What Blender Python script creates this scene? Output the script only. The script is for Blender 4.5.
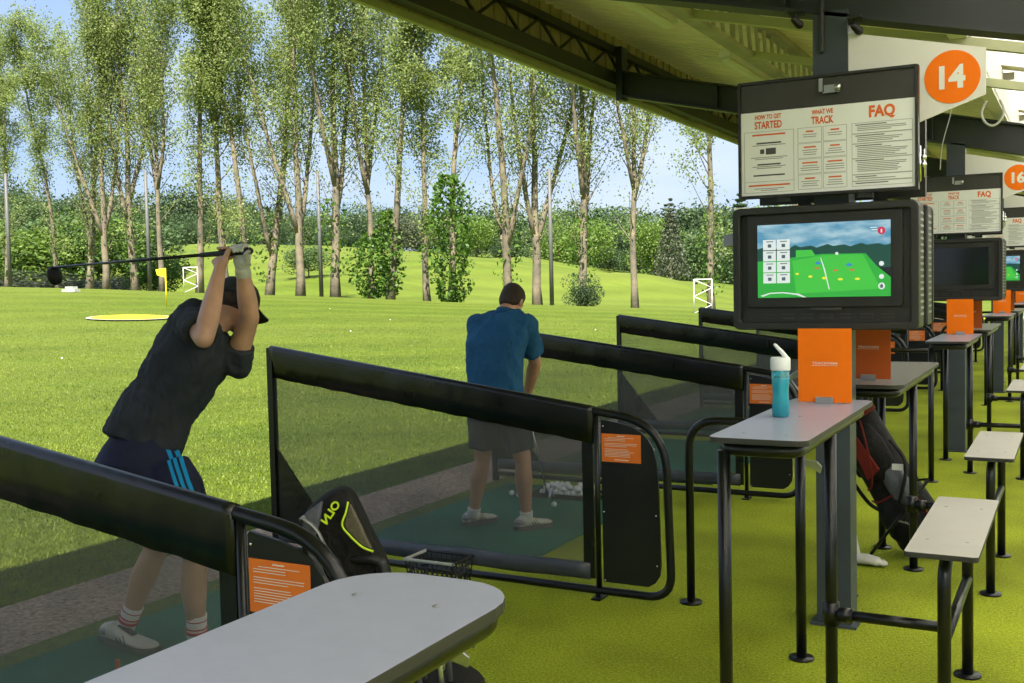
import bpy, bmesh, math, random
import numpy as np
from mathutils import Vector, Matrix, noise
from mathutils.bvhtree import BVHTree
R=math.radians
scene=bpy.context.scene
for o in list(bpy.data.objects): bpy.data.objects.remove(o)
# ------------------------------------------------------------------ camera
EYE=1.6
cd=bpy.data.cameras.new('camera'); cam=bpy.data.objects.new('camera',cd)
scene.collection.objects.link(cam); scene.camera=cam
cam.matrix_world=Matrix(((0.8812080800463612,-0.005010857276522803,0.47270203190843185,0),
 (0.4721945767352795,0.056845920046338566,-0.8796594926878669,0),
 (-0.022463333741811142,0.99837038852494,0.052459183693271544,EYE),(0,0,0,1)))
cd.sensor_width=36; cd.lens=1060/1024*36; cd.clip_start=.05; cd.clip_end=3000
# ------------------------------------------------------------------ light
SUNV=Vector((.26,-.57,1)).normalized()
sd=bpy.data.lights.new('sun','SUN'); sun=bpy.data.objects.new('sun',sd); scene.collection.objects.link(sun)
sd.energy=5.0; sd.angle=R(.6); sd.color=(1,.95,.85)
sun.rotation_euler=SUNV.to_track_quat('Z','Y').to_euler()
w=bpy.data.worlds.new('World'); scene.world=w; w.use_nodes=True
nt=w.node_tree; N=nt.nodes; Lk=nt.links; N.clear()
out=N.new('ShaderNodeOutputWorld'); bg=N.new('ShaderNodeBackground'); bg.inputs[1].default_value=.15
sky=N.new('ShaderNodeTexSky'); sky.sky_type='NISHITA'; sky.sun_disc=False
sky.sun_elevation=math.asin(SUNV.z); sky.sun_rotation=math.atan2(SUNV.x,SUNV.y)
sky.air_density=1.0; sky.dust_density=1.5; sky.ozone_density=1.5
tc=N.new('ShaderNodeTexCoord'); mp=N.new('ShaderNodeMapping'); mp.inputs['Scale'].default_value=(1,1,3.2)
nz=N.new('ShaderNodeTexNoise'); nz.inputs['Scale'].default_value=2.2; nz.inputs['Detail'].default_value=7; nz.inputs['Roughness'].default_value=.55
rp=N.new('ShaderNodeValToRGB'); rp.color_ramp.elements[0].position=.36; rp.color_ramp.elements[0].color=(0,0,0,1)
rp.color_ramp.elements[1].position=.66; rp.color_ramp.elements[1].color=(1,1,1,1)
mx=N.new('ShaderNodeMixRGB'); mx.inputs[1].default_value=(.82,1.2,1.85,1); mx.inputs[2].default_value=(1.5,1.65,1.98,1)
mx2=N.new('ShaderNodeMixRGB'); mx2.inputs[0].default_value=.9
Lk.new(tc.outputs['Generated'],mp.inputs[0]); Lk.new(mp.outputs[0],nz.inputs[0]); Lk.new(nz.outputs[0],rp.inputs[0])
Lk.new(rp.outputs[0],mx.inputs[0]); Lk.new(sky.outputs[0],mx2.inputs[1]); Lk.new(mx.outputs[0],mx2.inputs[2]); Lk.new(mx2.outputs[0],bg.inputs[0]); Lk.new(bg.outputs[0],out.inputs[0])
scene.view_settings.view_transform='Standard'; scene.view_settings.look='None'
scene.view_settings.exposure=1.68; scene.view_settings.gamma=1
scene.render.engine='CYCLES'
scene.cycles.max_bounces=8; scene.cycles.transparent_max_bounces=16; scene.cycles.diffuse_bounces=5
# ------------------------------------------------------------------ helpers
COL=scene.collection
def V(*a): return Vector(a)
ORI={}
def tag(o,label=None,cat=None,group=None,kind=None):
    if label: o['label']=label
    if cat: o['category']=cat
    if group: o['group']=group
    if kind: o['kind']=kind
    return o
def empty(name,loc,label,cat,group=None):
    o=bpy.data.objects.new(name,None); COL.objects.link(o); o.location=loc; o.empty_display_size=.1
    ORI[o.name]=Vector(loc); return tag(o,label,cat,group)
class MB:
    def __init__(s): s.v=[];s.f=[];s.sm=[];s.mi=[];s.m=0
    def add(s,vs,fs,smooth=False):
        b=len(s.v); s.v+= [tuple(p) for p in vs]; s.f+=[tuple(i+b for i in f) for f in fs]; s.sm+=[smooth]*len(fs); s.mi+=[s.m]*len(fs); return s
    def box(s,a,b):
        x0,y0,z0=a;x1,y1,z1=b
        vs=[(x,y,z) for z in (z0,z1) for y in (y0,y1) for x in (x0,x1)]
        return s.add(vs,[(0,2,3,1),(4,5,7,6),(0,1,5,4),(2,6,7,3),(0,4,6,2),(1,3,7,5)])
    def obox(s,c,ux,uy,uz,hx,hy,hz):
        c=Vector(c);ux=Vector(ux).normalized();uy=Vector(uy).normalized();uz=Vector(uz).normalized()
        vs=[c+ux*x*hx+uy*y*hy+uz*z*hz for z in(-1,1) for y in(-1,1) for x in(-1,1)]
        return s.add(vs,[(0,2,3,1),(4,5,7,6),(0,1,5,4),(2,6,7,3),(0,4,6,2),(1,3,7,5)])
    def beam(s,p,q,wd,h,up=(0,0,1)):
        p=Vector(p);q=Vector(q);d=(q-p).normalized();sd=d.cross(Vector(up)).normalized();u=sd.cross(d)
        return s.obox((p+q)/2,sd,d,u,wd/2,(q-p).length/2,h/2)
    def prism(s,poly,ax,t0,t1):
        # poly list of 2D, ax: function (a,b,t)->3D
        n=len(poly); vs=[ax(a,b,t0) for a,b in poly]+[ax(a,b,t1) for a,b in poly]
        fs=[tuple(range(n))[::-1],tuple(range(n,2*n))]+[(i,(i+1)%n,(i+1)%n+n,i+n) for i in range(n)]
        return s.add(vs,fs)
    def loft(s,rings,cap=True,smooth=True):
        n=len(rings[0]); vs=[p for r in rings for p in r]; fs=[]
        for k in range(len(rings)-1):
            for i in range(n):
                j=(i+1)%n; fs.append((k*n+i,k*n+j,(k+1)*n+j,(k+1)*n+i))
        if cap: fs.append(tuple(range(n))[::-1]); fs.append(tuple(range((len(rings)-1)*n,len(rings)*n)))
        return s.add(vs,fs,smooth)
    def tube(s,path,r,seg=10,ref=None,rnd=False,cap=True,smooth=True):
        P=[Vector(p) for p in path]; n=len(P)
        rr=[r]*n if not isinstance(r,list) else list(r)
        rr=[(x,x) if not isinstance(x,(list,tuple)) else x for x in rr]
        T=[]
        for i in range(n):
            t=(P[min(i+1,n-1)]-P[max(i-1,0)]); T.append(t.normalized() if t.length>1e-9 else Vector((0,0,1)))
        a=Vector(ref) if ref is not None else (Vector((0,0,1)) if abs(T[0].z)<.9 else Vector((1,0,0)))
        rings=[]
        def ring(c,t,a,ra,rb):
            b=t.cross(a).normalized(); a2=b.cross(t).normalized()
            return [c+a2*(ra*math.cos(q))+b*(rb*math.sin(q)) for q in [2*math.pi*i/seg for i in range(seg)]],a2
        if rnd:
            for f,g in ((.98,.2),(.8,.6),(.45,.89)):
                c=P[0]-T[0]*(sum(rr[0])/2*f); rg,_=ring(c,T[0],a,rr[0][0]*g,rr[0][1]*g); rings.append(rg)
        for i in range(n):
            rg,a=ring(P[i],T[i],a,*rr[i]); rings.append(rg)
            if ref is not None: a=Vector(ref)
        if rnd:
            for f,g in ((.45,.89),(.8,.6),(.98,.2)):
                c=P[-1]+T[-1]*(sum(rr[-1])/2*f); rg,_=ring(c,T[-1],a,rr[-1][0]*g,rr[-1][1]*g); rings.append(rg)
        return s.loft(rings,cap,smooth)
    def ell(s,c,ax,ay,az,rx,ry,rz,nu=16,nv=10):
        c=Vector(c);ax=Vector(ax).normalized();ay=Vector(ay).normalized();az=Vector(az).normalized()
        rings=[]
        for j in range(1,nv):
            th=math.pi*j/nv-math.pi/2; rings.append([c+az*rz*math.sin(th)+(ax*rx*math.cos(q)+ay*ry*math.sin(q))*math.cos(th) for q in [2*math.pi*i/nu for i in range(nu)]])
        n=nu; vs=[p for r in rings for p in r]+[c-az*rz,c+az*rz]; fs=[]
        m=len(rings)
        for k in range(m-1):
            for i in range(n):
                j=(i+1)%n; fs.append((k*n+i,k*n+j,(k+1)*n+j,(k+1)*n+i))
        for i in range(n):
            j=(i+1)%n; fs.append((m*n,j,i)); fs.append((m*n+1,(m-1)*n+i,(m-1)*n+j))
        return s.add(vs,fs,True)
    def build(s,name,mt,parent=None,origin=None,bevel=0):
        if parent is not None:
            o_=ORI[parent.name]
        else: o_=Vector(origin) if origin else Vector((0,0,0))
        me=bpy.data.meshes.new(name)
        me.from_pydata([(x-o_.x,y-o_.y,z-o_.z) for x,y,z in s.v],[],s.f)
        me.polygons.foreach_set('use_smooth',s.sm)
        if isinstance(mt,(list,tuple)):
            for m_ in mt: me.materials.append(m_)
            me.polygons.foreach_set('material_index',s.mi)
        else: me.materials.append(mt)
        me.update()
        o=bpy.data.objects.new(name,me); COL.objects.link(o); ORI[o.name]=o_
        if parent is not None: o.parent=parent
        else: o.location=o_
        if bevel:
            b=o.modifiers.new('bevel','BEVEL'); b.width=bevel; b.segments=2; b.limit_method='ANGLE'; b.angle_limit=R(40)
        return o
def copy_tree(o,parent=None,dloc=None,label=None,skip=()):
    c=o.copy(); COL.objects.link(c); ORI[c.name]=ORI.get(o.name,Vector((0,0,0)))
    if parent is not None: c.parent=parent
    else:
        c.location=o.location+Vector(dloc)
        if label: c['label']=label
    for ch in list(o.children):
        if ch.name.split('.')[0] in skip: continue
        copy_tree(ch,c,skip=skip)
    return c
def smooth_path(P,n=6,closed=False):
    P=[Vector(p) for p in P]; out=[]
    for i in range(len(P)-1):
        p0=P[max(i-1,0)];p1=P[i];p2=P[i+1];p3=P[min(i+2,len(P)-1)]
        for k in range(n):
            t=k/n; out.append(.5*((2*p1)+(p2-p0)*t+(2*p0-5*p1+4*p2-p3)*t*t+(3*p1-p0-3*p2+p3)*t**3))
    out.append(P[-1]); return out
def arc_path(P,rad,n=7):
    # polyline with rounded corners; rad per-corner
    P=[Vector(p) for p in P]; out=[P[0]]
    for i in range(1,len(P)-1):
        r=rad[i-1] if isinstance(rad,(list,tuple)) else rad
        a=(P[i-1]-P[i]).normalized();b=(P[i+1]-P[i]).normalized()
        p=P[i]+a*r;q=P[i]+b*r
        for k in range(n+1):
            t=k/n; out.append(p*(1-t)**2+P[i]*2*t*(1-t)+q*t*t)
    out.append(P[-1]); return out
def mat(name,col,rough=.6,metal=0,var=0,vscale=8,bump=0,bscale=60,spec=.5,trans=0,emit=None,estr=1,col2=None,coat=0,alpha=1,detail=4):
    m=bpy.data.materials.new(name); m.use_nodes=True; nt=m.node_tree; b=nt.nodes['Principled BSDF']
    b.inputs['Base Color'].default_value=(*col,1); b.inputs['Roughness'].default_value=rough; b.inputs['Metallic'].default_value=metal
    b.inputs['Specular IOR Level'].default_value=spec; b.inputs['Transmission Weight'].default_value=trans; b.inputs['Coat Weight'].default_value=coat
    b.inputs['Alpha'].default_value=alpha
    if emit: b.inputs['Emission Color'].default_value=(*emit,1); b.inputs['Emission Strength'].default_value=estr
    if var or col2:
        t=nt.nodes.new('ShaderNodeTexCoord'); n=nt.nodes.new('ShaderNodeTexNoise'); n.inputs['Scale'].default_value=vscale; n.inputs['Detail'].default_value=detail
        r=nt.nodes.new('ShaderNodeValToRGB'); r.color_ramp.elements[0].position=.3; r.color_ramp.elements[1].position=.7
        c2=col2 if col2 else tuple(min(1,c*(1+var)) for c in col); c1=col if col2 else tuple(c*(1-var) for c in col)
        r.color_ramp.elements[0].color=(*c1,1); r.color_ramp.elements[1].color=(*c2,1)
        nt.links.new(t.outputs['Object'],n.inputs[0]); nt.links.new(n.outputs[0],r.inputs[0]); nt.links.new(r.outputs[0],b.inputs['Base Color'])
        if rough>.15 and (var>=.1 or col2):
            mr=nt.nodes.new('ShaderNodeMapRange'); mr.inputs[3].default_value=max(.05,rough-.1); mr.inputs[4].default_value=min(1,rough+.1)
            nt.links.new(n.outputs[0],mr.inputs[0]); nt.links.new(mr.outputs[0],b.inputs['Roughness'])
    if bump:
        t=nt.nodes.new('ShaderNodeTexCoord'); n=nt.nodes.new('ShaderNodeTexNoise'); n.inputs['Scale'].default_value=bscale; n.inputs['Detail'].default_value=3
        u=nt.nodes.new('ShaderNodeBump'); u.inputs['Strength'].default_value=bump; u.inputs['Distance'].default_value=.02
        nt.links.new(t.outputs['Object'],n.inputs[0]); nt.links.new(n.outputs[0],u.inputs['Height']); nt.links.new(u.outputs[0],b.inputs['Normal'])
    return m
M={}
M['black']=mat('black_powder_coat',(.006,.006,.0065),.3,spec=.4)
M['blackmatt']=mat('black_plastic',(.011,.011,.0115),.5,var=.25,vscale=10,bump=.05,bscale=300)
M['housing']=mat('housing_grey',(.016,.0155,.015),.45,var=.12,vscale=5)
M['vinyl']=mat('black_vinyl',(.006,.006,.006),.3,var=.3,vscale=5,bump=.18,bscale=9)
M['padgrey']=mat('grey_pad',(.05,.055,.07),.4,var=.3,vscale=4,bump=.3,bscale=5)
M['pboard']=mat('black_board',(.008,.008,.009),.35,var=.2,vscale=3)
M['tabletop']=mat('grey_laminate',(.29,.30,.38),.3,var=.035,vscale=22,bump=.02,bscale=200,spec=.5)
M['tablebrown']=mat('grey_laminate_warm',(.2,.19,.175),.32)
M['edge']=mat('laminate_edge',(.03,.028,.026),.5)
M['seat']=mat('pale_laminate',(.42,.4,.36),.45,var=.06,vscale=5)
M['column']=mat('blue_grey_paint',(.045,.055,.068),.45,var=.15,vscale=3)
M['rafter']=mat('dark_grey_paint',(.022,.026,.028),.5,var=.2,vscale=1.5)
M['truss']=mat('dark_brown_steel',(.022,.021,.016),.55,var=.2,vscale=2)
M['trim']=mat('green_cream_trim',(.40,.41,.24),.5,var=.15,vscale=2)
M['cream']=mat('cream_sheet',(.86,.77,.72),.5,var=.1,vscale=1.2)
M['joist']=mat('galvanised_joist',(.40,.37,.32),.5,metal=.2,var=.25,vscale=3)
M['cladding']=mat('brown_cladding',(.40,.33,.2),.6,var=.2,vscale=2)
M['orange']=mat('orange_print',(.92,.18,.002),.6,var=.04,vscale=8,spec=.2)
M['orange_shaded']=mat('orange_print_shaded',(.52,.09,.004),.45,var=.04,vscale=8)  # same orange print with the screen housing's shade put into its colour
M['orangesign']=mat('orange_sign',(.78,.17,.012),.6,var=.05,vscale=10)
M['white']=mat('white_paint',(.75,.74,.7),.5,var=.03,vscale=4)
M['offwhite']=mat('offwhite_board',(.72,.70,.66),.45,var=.03,vscale=2)
M['poster']=mat('poster_paper',(.78,.78,.77),.4,var=.03,vscale=4)
M['textgrey']=mat('grey_ink',(.22,.21,.2),.6)
M['textdark']=mat('dark_ink',(.06,.06,.06),.6)
M['textorange']=mat('orange_ink',(.72,.12,.01),.6)
M['stripdark']=mat('board_header',(.035,.032,.03),.45,var=.1)
M['silver']=mat('brushed_steel',(.55,.55,.54),.3,metal=.9,var=.1)
M['chrome']=mat('chrome',(.7,.7,.72),.12,metal=1)
M['clip']=mat('grey_clip',(.3,.3,.3),.4,metal=.4)
M['skin']=mat('skin',(.48,.25,.165),.5,var=.14,vscale=14,bump=.1,bscale=90)
M['skin2']=mat('skin_legs',(.52,.29,.20),.5,var=.14,vscale=12,bump=.1,bscale=90)
M['hair']=mat('brown_hair',(.035,.018,.01),.7,var=.4,vscale=60,bump=.6,bscale=200)
M['shirt1']=mat('charcoal_cloth',(.034,.038,.048),.85,spec=.15,var=.2,vscale=6,bump=.25,bscale=18)
M['shirt2']=mat('blue_polo_cloth',(.018,.085,.19),.8,spec=.15,var=.12,vscale=6,bump=.25,bscale=16)
M['shorts2']=mat('navy_cloth',(.05,.05,.065),.85,spec=.15,var=.2,vscale=6,bump=.25,bscale=18)
M['capm']=mat('cap_cloth',(.012,.014,.02),.8,var=.2)
M['glove']=mat('glove_leather',(.5,.5,.44),.55,var=.2,vscale=25,bump=.4,bscale=50)
M['shoe']=mat('white_leather',(.55,.53,.47),.5,var=.15,vscale=12)
M['shoedk']=mat('shoe_sole',(.08,.08,.08),.6)
M['sock']=mat('white_knit',(.7,.68,.68),.9,bump=.3,bscale=160)
M['sockred']=mat('red_knit',(.5,.04,.06),.9)
M['clubhead']=mat('black_gloss',(.006,.006,.007),.55,spec=.3)
M['grip']=mat('rubber_grip',(.015,.015,.015),.7)
M['water']=mat('blue_plastic',(.12,.80,.93),.10,trans=.85,spec=.5)
M['lid']=mat('white_plastic',(.75,.76,.77),.35)
M['ball']=mat('golf_ball',(.8,.8,.78),.35,bump=.4,bscale=150)
M['bagblack']=mat('black_nylon',(.012,.011,.011),.65,spec=.15,var=.3,vscale=15,bump=.5,bscale=25)
M['baggrey']=mat('grey_nylon',(.1,.105,.125),.65,var=.2,vscale=15,bump=.5,bscale=25)
M['bagmesh']=mat('brown_mesh_pocket',(.10,.085,.055),.75,var=.2,vscale=50,bump=.3,bscale=200)
M['bagred']=mat('red_trim',(.17,.02,.014),.75,spec=.2)
M['neon']=mat('neon_yellow',(.62,.85,.02),.5)
M['yellow']=mat('yellow_target',(.85,.58,.01),.6,var=.12,vscale=1)
M['flag']=mat('yellow_flag',(.9,.72,.01),.6)
M['greymat']=mat('pale_grey_mat',(.4,.4,.36),.7)
M['pole']=mat('grey_pole',(.10,.10,.095),.6,var=.15,vscale=2)
M['rubber']=mat('orange_rubber',(.6,.1,.02),.6)
# turf carpet
def turf(name,c1,c2,sc,bs,rough=.9,strength=.6,big=None):
    m=bpy.data.materials.new(name); m.use_nodes=True; nt=m.node_tree; b=nt.nodes['Principled BSDF']; b.inputs['Roughness'].default_value=rough; b.inputs['Specular IOR Level'].default_value=.2
    t=nt.nodes.new('ShaderNodeTexCoord'); n=nt.nodes.new('ShaderNodeTexNoise'); n.inputs['Scale'].default_value=sc; n.inputs['Detail'].default_value=5; n.inputs['Roughness'].default_value=.7
    r=nt.nodes.new('ShaderNodeValToRGB'); r.color_ramp.elements[0].position=.32; r.color_ramp.elements[1].position=.68
    r.color_ramp.elements[0].color=(*c1,1); r.color_ramp.elements[1].color=(*c2,1)
    n2=nt.nodes.new('ShaderNodeTexNoise'); n2.inputs['Scale'].default_value=1.3; n2.inputs['Detail'].default_value=4
    mr=nt.nodes.new('ShaderNodeMapRange'); mr.inputs[1].default_value=.3; mr.inputs[2].default_value=.7; mr.inputs[3].default_value=.68; mr.inputs[4].default_value=1.14
    mul=nt.nodes.new('ShaderNodeMixRGB'); mul.blend_type='MULTIPLY'; mul.inputs[0].default_value=1
    u=nt.nodes.new('ShaderNodeBump'); u.inputs['Strength'].default_value=strength; u.inputs['Distance'].default_value=.02
    n3=nt.nodes.new('ShaderNodeTexNoise'); n3.inputs['Scale'].default_value=bs; n3.inputs['Detail'].default_value=2
    L=nt.links.new
    L(t.outputs['Object'],n.inputs[0]); L(t.outputs['Object'],n2.inputs[0]); L(t.outputs['Object'],n3.inputs[0]); L(n.outputs[0],r.inputs[0]); L(n2.outputs[0],mr.inputs[0])
    L(r.outputs[0],mul.inputs[1]); L(mr.outputs[0],mul.inputs[2]); L(mul.outputs[0],b.inputs['Base Color']); L(n3.outputs[0],u.inputs['Height']); L(u.outputs[0],b.inputs['Normal'])
    return m
M['turf']=turf('lime_turf',(.20,.25,.006),(.50,.57,.03),75,120,strength=.9)
M['mat']=turf('dark_green_mat',(.012,.10,.065),(.035,.19,.12),60,110,strength=.3)
M['gravel']=turf('gravel',(.15,.09,.06),(.60,.44,.32),38,45,strength=1)
M['strip']=turf('grass_strip',(.05,.09,.012),(.16,.2,.03),30,60)
# lawn
def lawn_mat():
    m=bpy.data.materials.new('lawn_grass'); m.use_nodes=True; nt=m.node_tree; b=nt.nodes['Principled BSDF']; b.inputs['Roughness'].default_value=.85; b.inputs['Specular IOR Level'].default_value=.15
    L=nt.links.new; t=nt.nodes.new('ShaderNodeTexCoord')
    def ns(sc,det,scale3=(1,1,1),rot=0,ro=.6):
        mp=nt.nodes.new('ShaderNodeMapping'); mp.inputs['Scale'].default_value=scale3; mp.inputs['Rotation'].default_value=(0,0,rot)
        n=nt.nodes.new('ShaderNodeTexNoise'); n.inputs['Scale'].default_value=sc; n.inputs['Detail'].default_value=det; n.inputs['Roughness'].default_value=ro
        L(t.outputs['Object'],mp.inputs[0]); L(mp.outputs[0],n.inputs[0]); return n
    a=ns(6,10,(1,2.6,1),.75,.85); big=ns(.45,8,(1,2.4,1),.75,.78); patch=ns(.035,3)
    r=nt.nodes.new('ShaderNodeValToRGB'); r.color_ramp.elements[0].position=.36; r.color_ramp.elements[1].position=.64
    r.color_ramp.elements[0].color=(.030,.068,.004,1); r.color_ramp.elements[1].color=(.112,.165,.010,1)
    L(a.outputs[0],r.inputs[0])
    mr=nt.nodes.new('ShaderNodeMapRange'); mr.inputs[1].default_value=.32; mr.inputs[2].default_value=.68; mr.inputs[3].default_value=0; mr.inputs[4].default_value=.75; L(big.outputs[0],mr.inputs[0])
    m1=nt.nodes.new('ShaderNodeMixRGB'); m1.inputs[2].default_value=(.145,.182,.022,1); L(mr.outputs[0],m1.inputs[0]); L(r.outputs[0],m1.inputs[1])
    # mowing stripes
    wv=nt.nodes.new('ShaderNodeTexWave'); wv.inputs['Scale'].default_value=.055; wv.inputs['Distortion'].default_value=5; wv.inputs['Detail'].default_value=3
    mp=nt.nodes.new('ShaderNodeMapping'); mp.inputs['Rotation'].default_value=(0,0,.95); L(t.outputs['Object'],mp.inputs[0]); L(mp.outputs[0],wv.inputs[0])
    m2=nt.nodes.new('ShaderNodeMixRGB'); m2.blend_type='MULTIPLY'; m2.inputs[0].default_value=.22; L(m1.outputs[0],m2.inputs[1]); L(wv.outputs[0],m2.inputs[2])
    mr2=nt.nodes.new('ShaderNodeMapRange'); mr2.inputs[1].default_value=.4; mr2.inputs[2].default_value=.62; L(patch.outputs[0],mr2.inputs[0]); mr2.inputs[4].default_value=.4
    m3=nt.nodes.new('ShaderNodeMixRGB'); m3.inputs[2].default_value=(.15,.18,.03,1); L(mr2.outputs[0],m3.inputs[0]); L(m2.outputs[0],m3.inputs[1]); L(m3.outputs[0],b.inputs['Base Color'])
    u=nt.nodes.new('ShaderNodeBump'); u.inputs['Strength'].default_value=.9; u.inputs['Distance'].default_value=.07; f=ns(22,5,(1,1,1),0,.8); L(f.outputs[0],u.inputs['Height']); L(u.outputs[0],b.inputs['Normal'])
    return m
M['lawn']=lawn_mat()
def leaf_mat(name,c1,c2,tr=.35,sc=.6):
    m=bpy.data.materials.new(name); m.use_nodes=True; nt=m.node_tree; b=nt.nodes['Principled BSDF']; L=nt.links.new
    b.inputs['Roughness'].default_value=.5; b.inputs['Specular IOR Level'].default_value=.3
    t=nt.nodes.new('ShaderNodeTexCoord'); n=nt.nodes.new('ShaderNodeTexNoise'); n.inputs['Scale'].default_value=sc; n.inputs['Detail'].default_value=6; n.inputs['Roughness'].default_value=.8
    r=nt.nodes.new('ShaderNodeValToRGB'); r.color_ramp.elements[0].position=.35; r.color_ramp.elements[1].position=.65
    r.color_ramp.elements[0].color=(*c1,1); r.color_ramp.elements[1].color=(*c2,1)
    L(t.outputs['Object'],n.inputs[0]); L(n.outputs[0],r.inputs[0]); L(r.outputs[0],b.inputs['Base Color'])
    tl=nt.nodes.new('ShaderNodeBsdfTranslucent'); ms=nt.nodes.new('ShaderNodeMixShader'); ms.inputs[0].default_value=tr
    L(r.outputs[0],tl.inputs[0]); L(b.outputs[0],ms.inputs[1]); L(tl.outputs[0],ms.inputs[2]); L(ms.outputs[0],nt.nodes['Material Output'].inputs[0]); return m
M['leafpop']=leaf_mat('poplar_leaves',(.17,.22,.05),(.31,.38,.13),tr=.5)
M['leafivy']=leaf_mat('ivy_leaves',(.04,.10,.012),(.11,.2,.025))
M['leafdark']=leaf_mat('dark_leaves',(.03,.06,.022),(.075,.12,.045),sc=.25)  # distance haze of the far wood put into these greyed greens
M['leafmid']=leaf_mat('mid_leaves',(.045,.085,.025),(.105,.165,.055),sc=.25)  # toned down too, in place of haze over the far wood
M['leafbright']=leaf_mat('bright_leaves',(.07,.13,.018),(.17,.26,.04),sc=.5)
M['leafgrey']=leaf_mat('grey_green_leaves',(.07,.085,.05),(.13,.15,.09),sc=.5)
M['twigs']=mat('brown_brush',(.09,.065,.045),.9,var=.4,vscale=2)
M['bark']=mat('poplar_bark',(.085,.078,.06),.9,col2=(.25,.20,.125),vscale=1.6,bump=1,bscale=9,detail=8)
def net_mat(name,fac,col):
    m=bpy.data.materials.new(name); m.use_nodes=True; nt=m.node_tree; b=nt.nodes['Principled BSDF']; b.inputs['Base Color'].default_value=(*col,1); b.inputs['Roughness'].default_value=.6
    tr=nt.nodes.new('ShaderNodeBsdfTransparent'); ms=nt.nodes.new('ShaderNodeMixShader')
    t=nt.nodes.new('ShaderNodeTexCoord'); n=nt.nodes.new('ShaderNodeTexNoise'); n.inputs['Scale'].default_value=2.5; n.inputs['Detail'].default_value=3
    w1=nt.nodes.new('ShaderNodeTexNoise'); w1.inputs['Scale'].default_value=420
    mr=nt.nodes.new('ShaderNodeMapRange'); mr.inputs[3].default_value=fac-.1; mr.inputs[4].default_value=fac+.1
    ad=nt.nodes.new('ShaderNodeMath'); ad.operation='ADD'; sb=nt.nodes.new('ShaderNodeMapRange'); sb.inputs[3].default_value=-.1; sb.inputs[4].default_value=.1
    L=nt.links.new; L(t.outputs['Object'],n.inputs[0]); L(t.outputs['Object'],w1.inputs[0]); L(n.outputs[0],mr.inputs[0]); L(w1.outputs[0],sb.inputs[0]); L(mr.outputs[0],ad.inputs[0]); L(sb.outputs[0],ad.inputs[1]); L(ad.outputs[0],ms.inputs[0])
    L(tr.outputs[0],ms.inputs[1]); L(b.outputs[0],ms.inputs[2]); L(ms.outputs[0],nt.nodes['Material Output'].inputs[0]); return m
M['net']=net_mat('mesh_netting',.36,(.10,.10,.095))
def trans_mat():
    m=bpy.data.materials.new('rooflight_sheet'); m.use_nodes=True; nt=m.node_tree; b=nt.nodes['Principled BSDF']; b.inputs['Base Color'].default_value=(.8,.78,.7,1)
    tl=nt.nodes.new('ShaderNodeBsdfTranslucent'); tl.inputs[0].default_value=(.95,.94,.9,1); ms=nt.nodes.new('ShaderNodeMixShader'); ms.inputs[0].default_value=.9
    nt.links.new(b.outputs[0],ms.inputs[1]); nt.links.new(tl.outputs[0],ms.inputs[2]); nt.links.new(ms.outputs[0],nt.nodes['Material Output'].inputs[0]); return m
M['rooflight']=trans_mat()
def emis(name,c,s=1.0):
    return mat(name,tuple(x*.2 for x in c),.3,emit=c,estr=s)
ES=.27
M['scr_sky']=mat('screen_sky',(.02,.02,.02),.25,emit=(.16,.42,.6),estr=ES)
nt=M['scr_sky'].node_tree; b=nt.nodes['Principled BSDF']; t=nt.nodes.new('ShaderNodeTexCoord'); n=nt.nodes.new('ShaderNodeTexNoise'); n.inputs['Scale'].default_value=9; n.inputs['Detail'].default_value=5
mp_=nt.nodes.new('ShaderNodeMapping'); mp_.inputs['Scale'].default_value=(1,1,3)
r=nt.nodes.new('ShaderNodeValToRGB'); r.color_ramp.elements[0].position=.4; r.color_ramp.elements[0].color=(.09,.33,.5,1); r.color_ramp.elements[1].position=.65; r.color_ramp.elements[1].color=(.42,.65,.75,1)
nt.links.new(t.outputs['Object'],mp_.inputs[0]); nt.links.new(mp_.outputs[0],n.inputs[0]); nt.links.new(n.outputs[0],r.inputs[0]); nt.links.new(r.outputs[0],b.inputs['Emission Color'])
M['scr_tree']=emis('screen_trees',(.01,.07,.05),ES); M['scr_grass']=emis('screen_grass',(.03,.42,.05),ES); M['scr_grass2']=emis('screen_fairway',(.06,.55,.06),ES)
M['scr_white']=emis('screen_white',(.75,.82,.8),ES); M['scr_yel']=emis('screen_yellow',(.8,.85,.05),ES); M['scr_red']=emis('screen_red',(.6,.02,.08),ES); M['scr_or']=emis('screen_orange',(.6,.15,.05),ES); M['scr_blue']=emis('screen_blue',(.05,.25,.6),ES); M['scr_dk']=emis('screen_dark_text',(.08,.12,.14),ES)
M['scr_off']=mat('screen_glass_off',(.006,.006,.007),.12,spec=.5)

def text_mb(txt,place,h,xs=1.0,bold=0.0,thick=0.001,wd=None):
    """place(u,v,w)->3D; text centred at 0,0 with cap height ~h"""
    cu=bpy.data.curves.new('t','FONT'); cu.body=txt; cu.size=1; cu.align_x='CENTER'; cu.offset=bold; cu.resolution_u=3
    o=bpy.data.objects.new('t',cu); COL.objects.link(o); bpy.context.view_layer.update()
    me=bpy.data.meshes.new_from_object(o.evaluated_get(bpy.context.evaluated_depsgraph_get()))
    ys=[v.co.y for v in me.vertices]; xs_=[v.co.x for v in me.vertices]; k=h/(max(ys)-min(ys)); cy=(max(ys)+min(ys))/2; cx=(max(xs_)+min(xs_))/2
    if wd: xs=wd/((max(xs_)-min(xs_))*k)
    vs=[place((v.co.x-cx)*k*xs,(v.co.y-cy)*k,0) for v in me.vertices]; fs=[tuple(p.vertices) for p in me.polygons]
    bpy.data.objects.remove(o); bpy.data.curves.remove(cu); bpy.data.meshes.remove(me)
    return vs,fs
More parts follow.
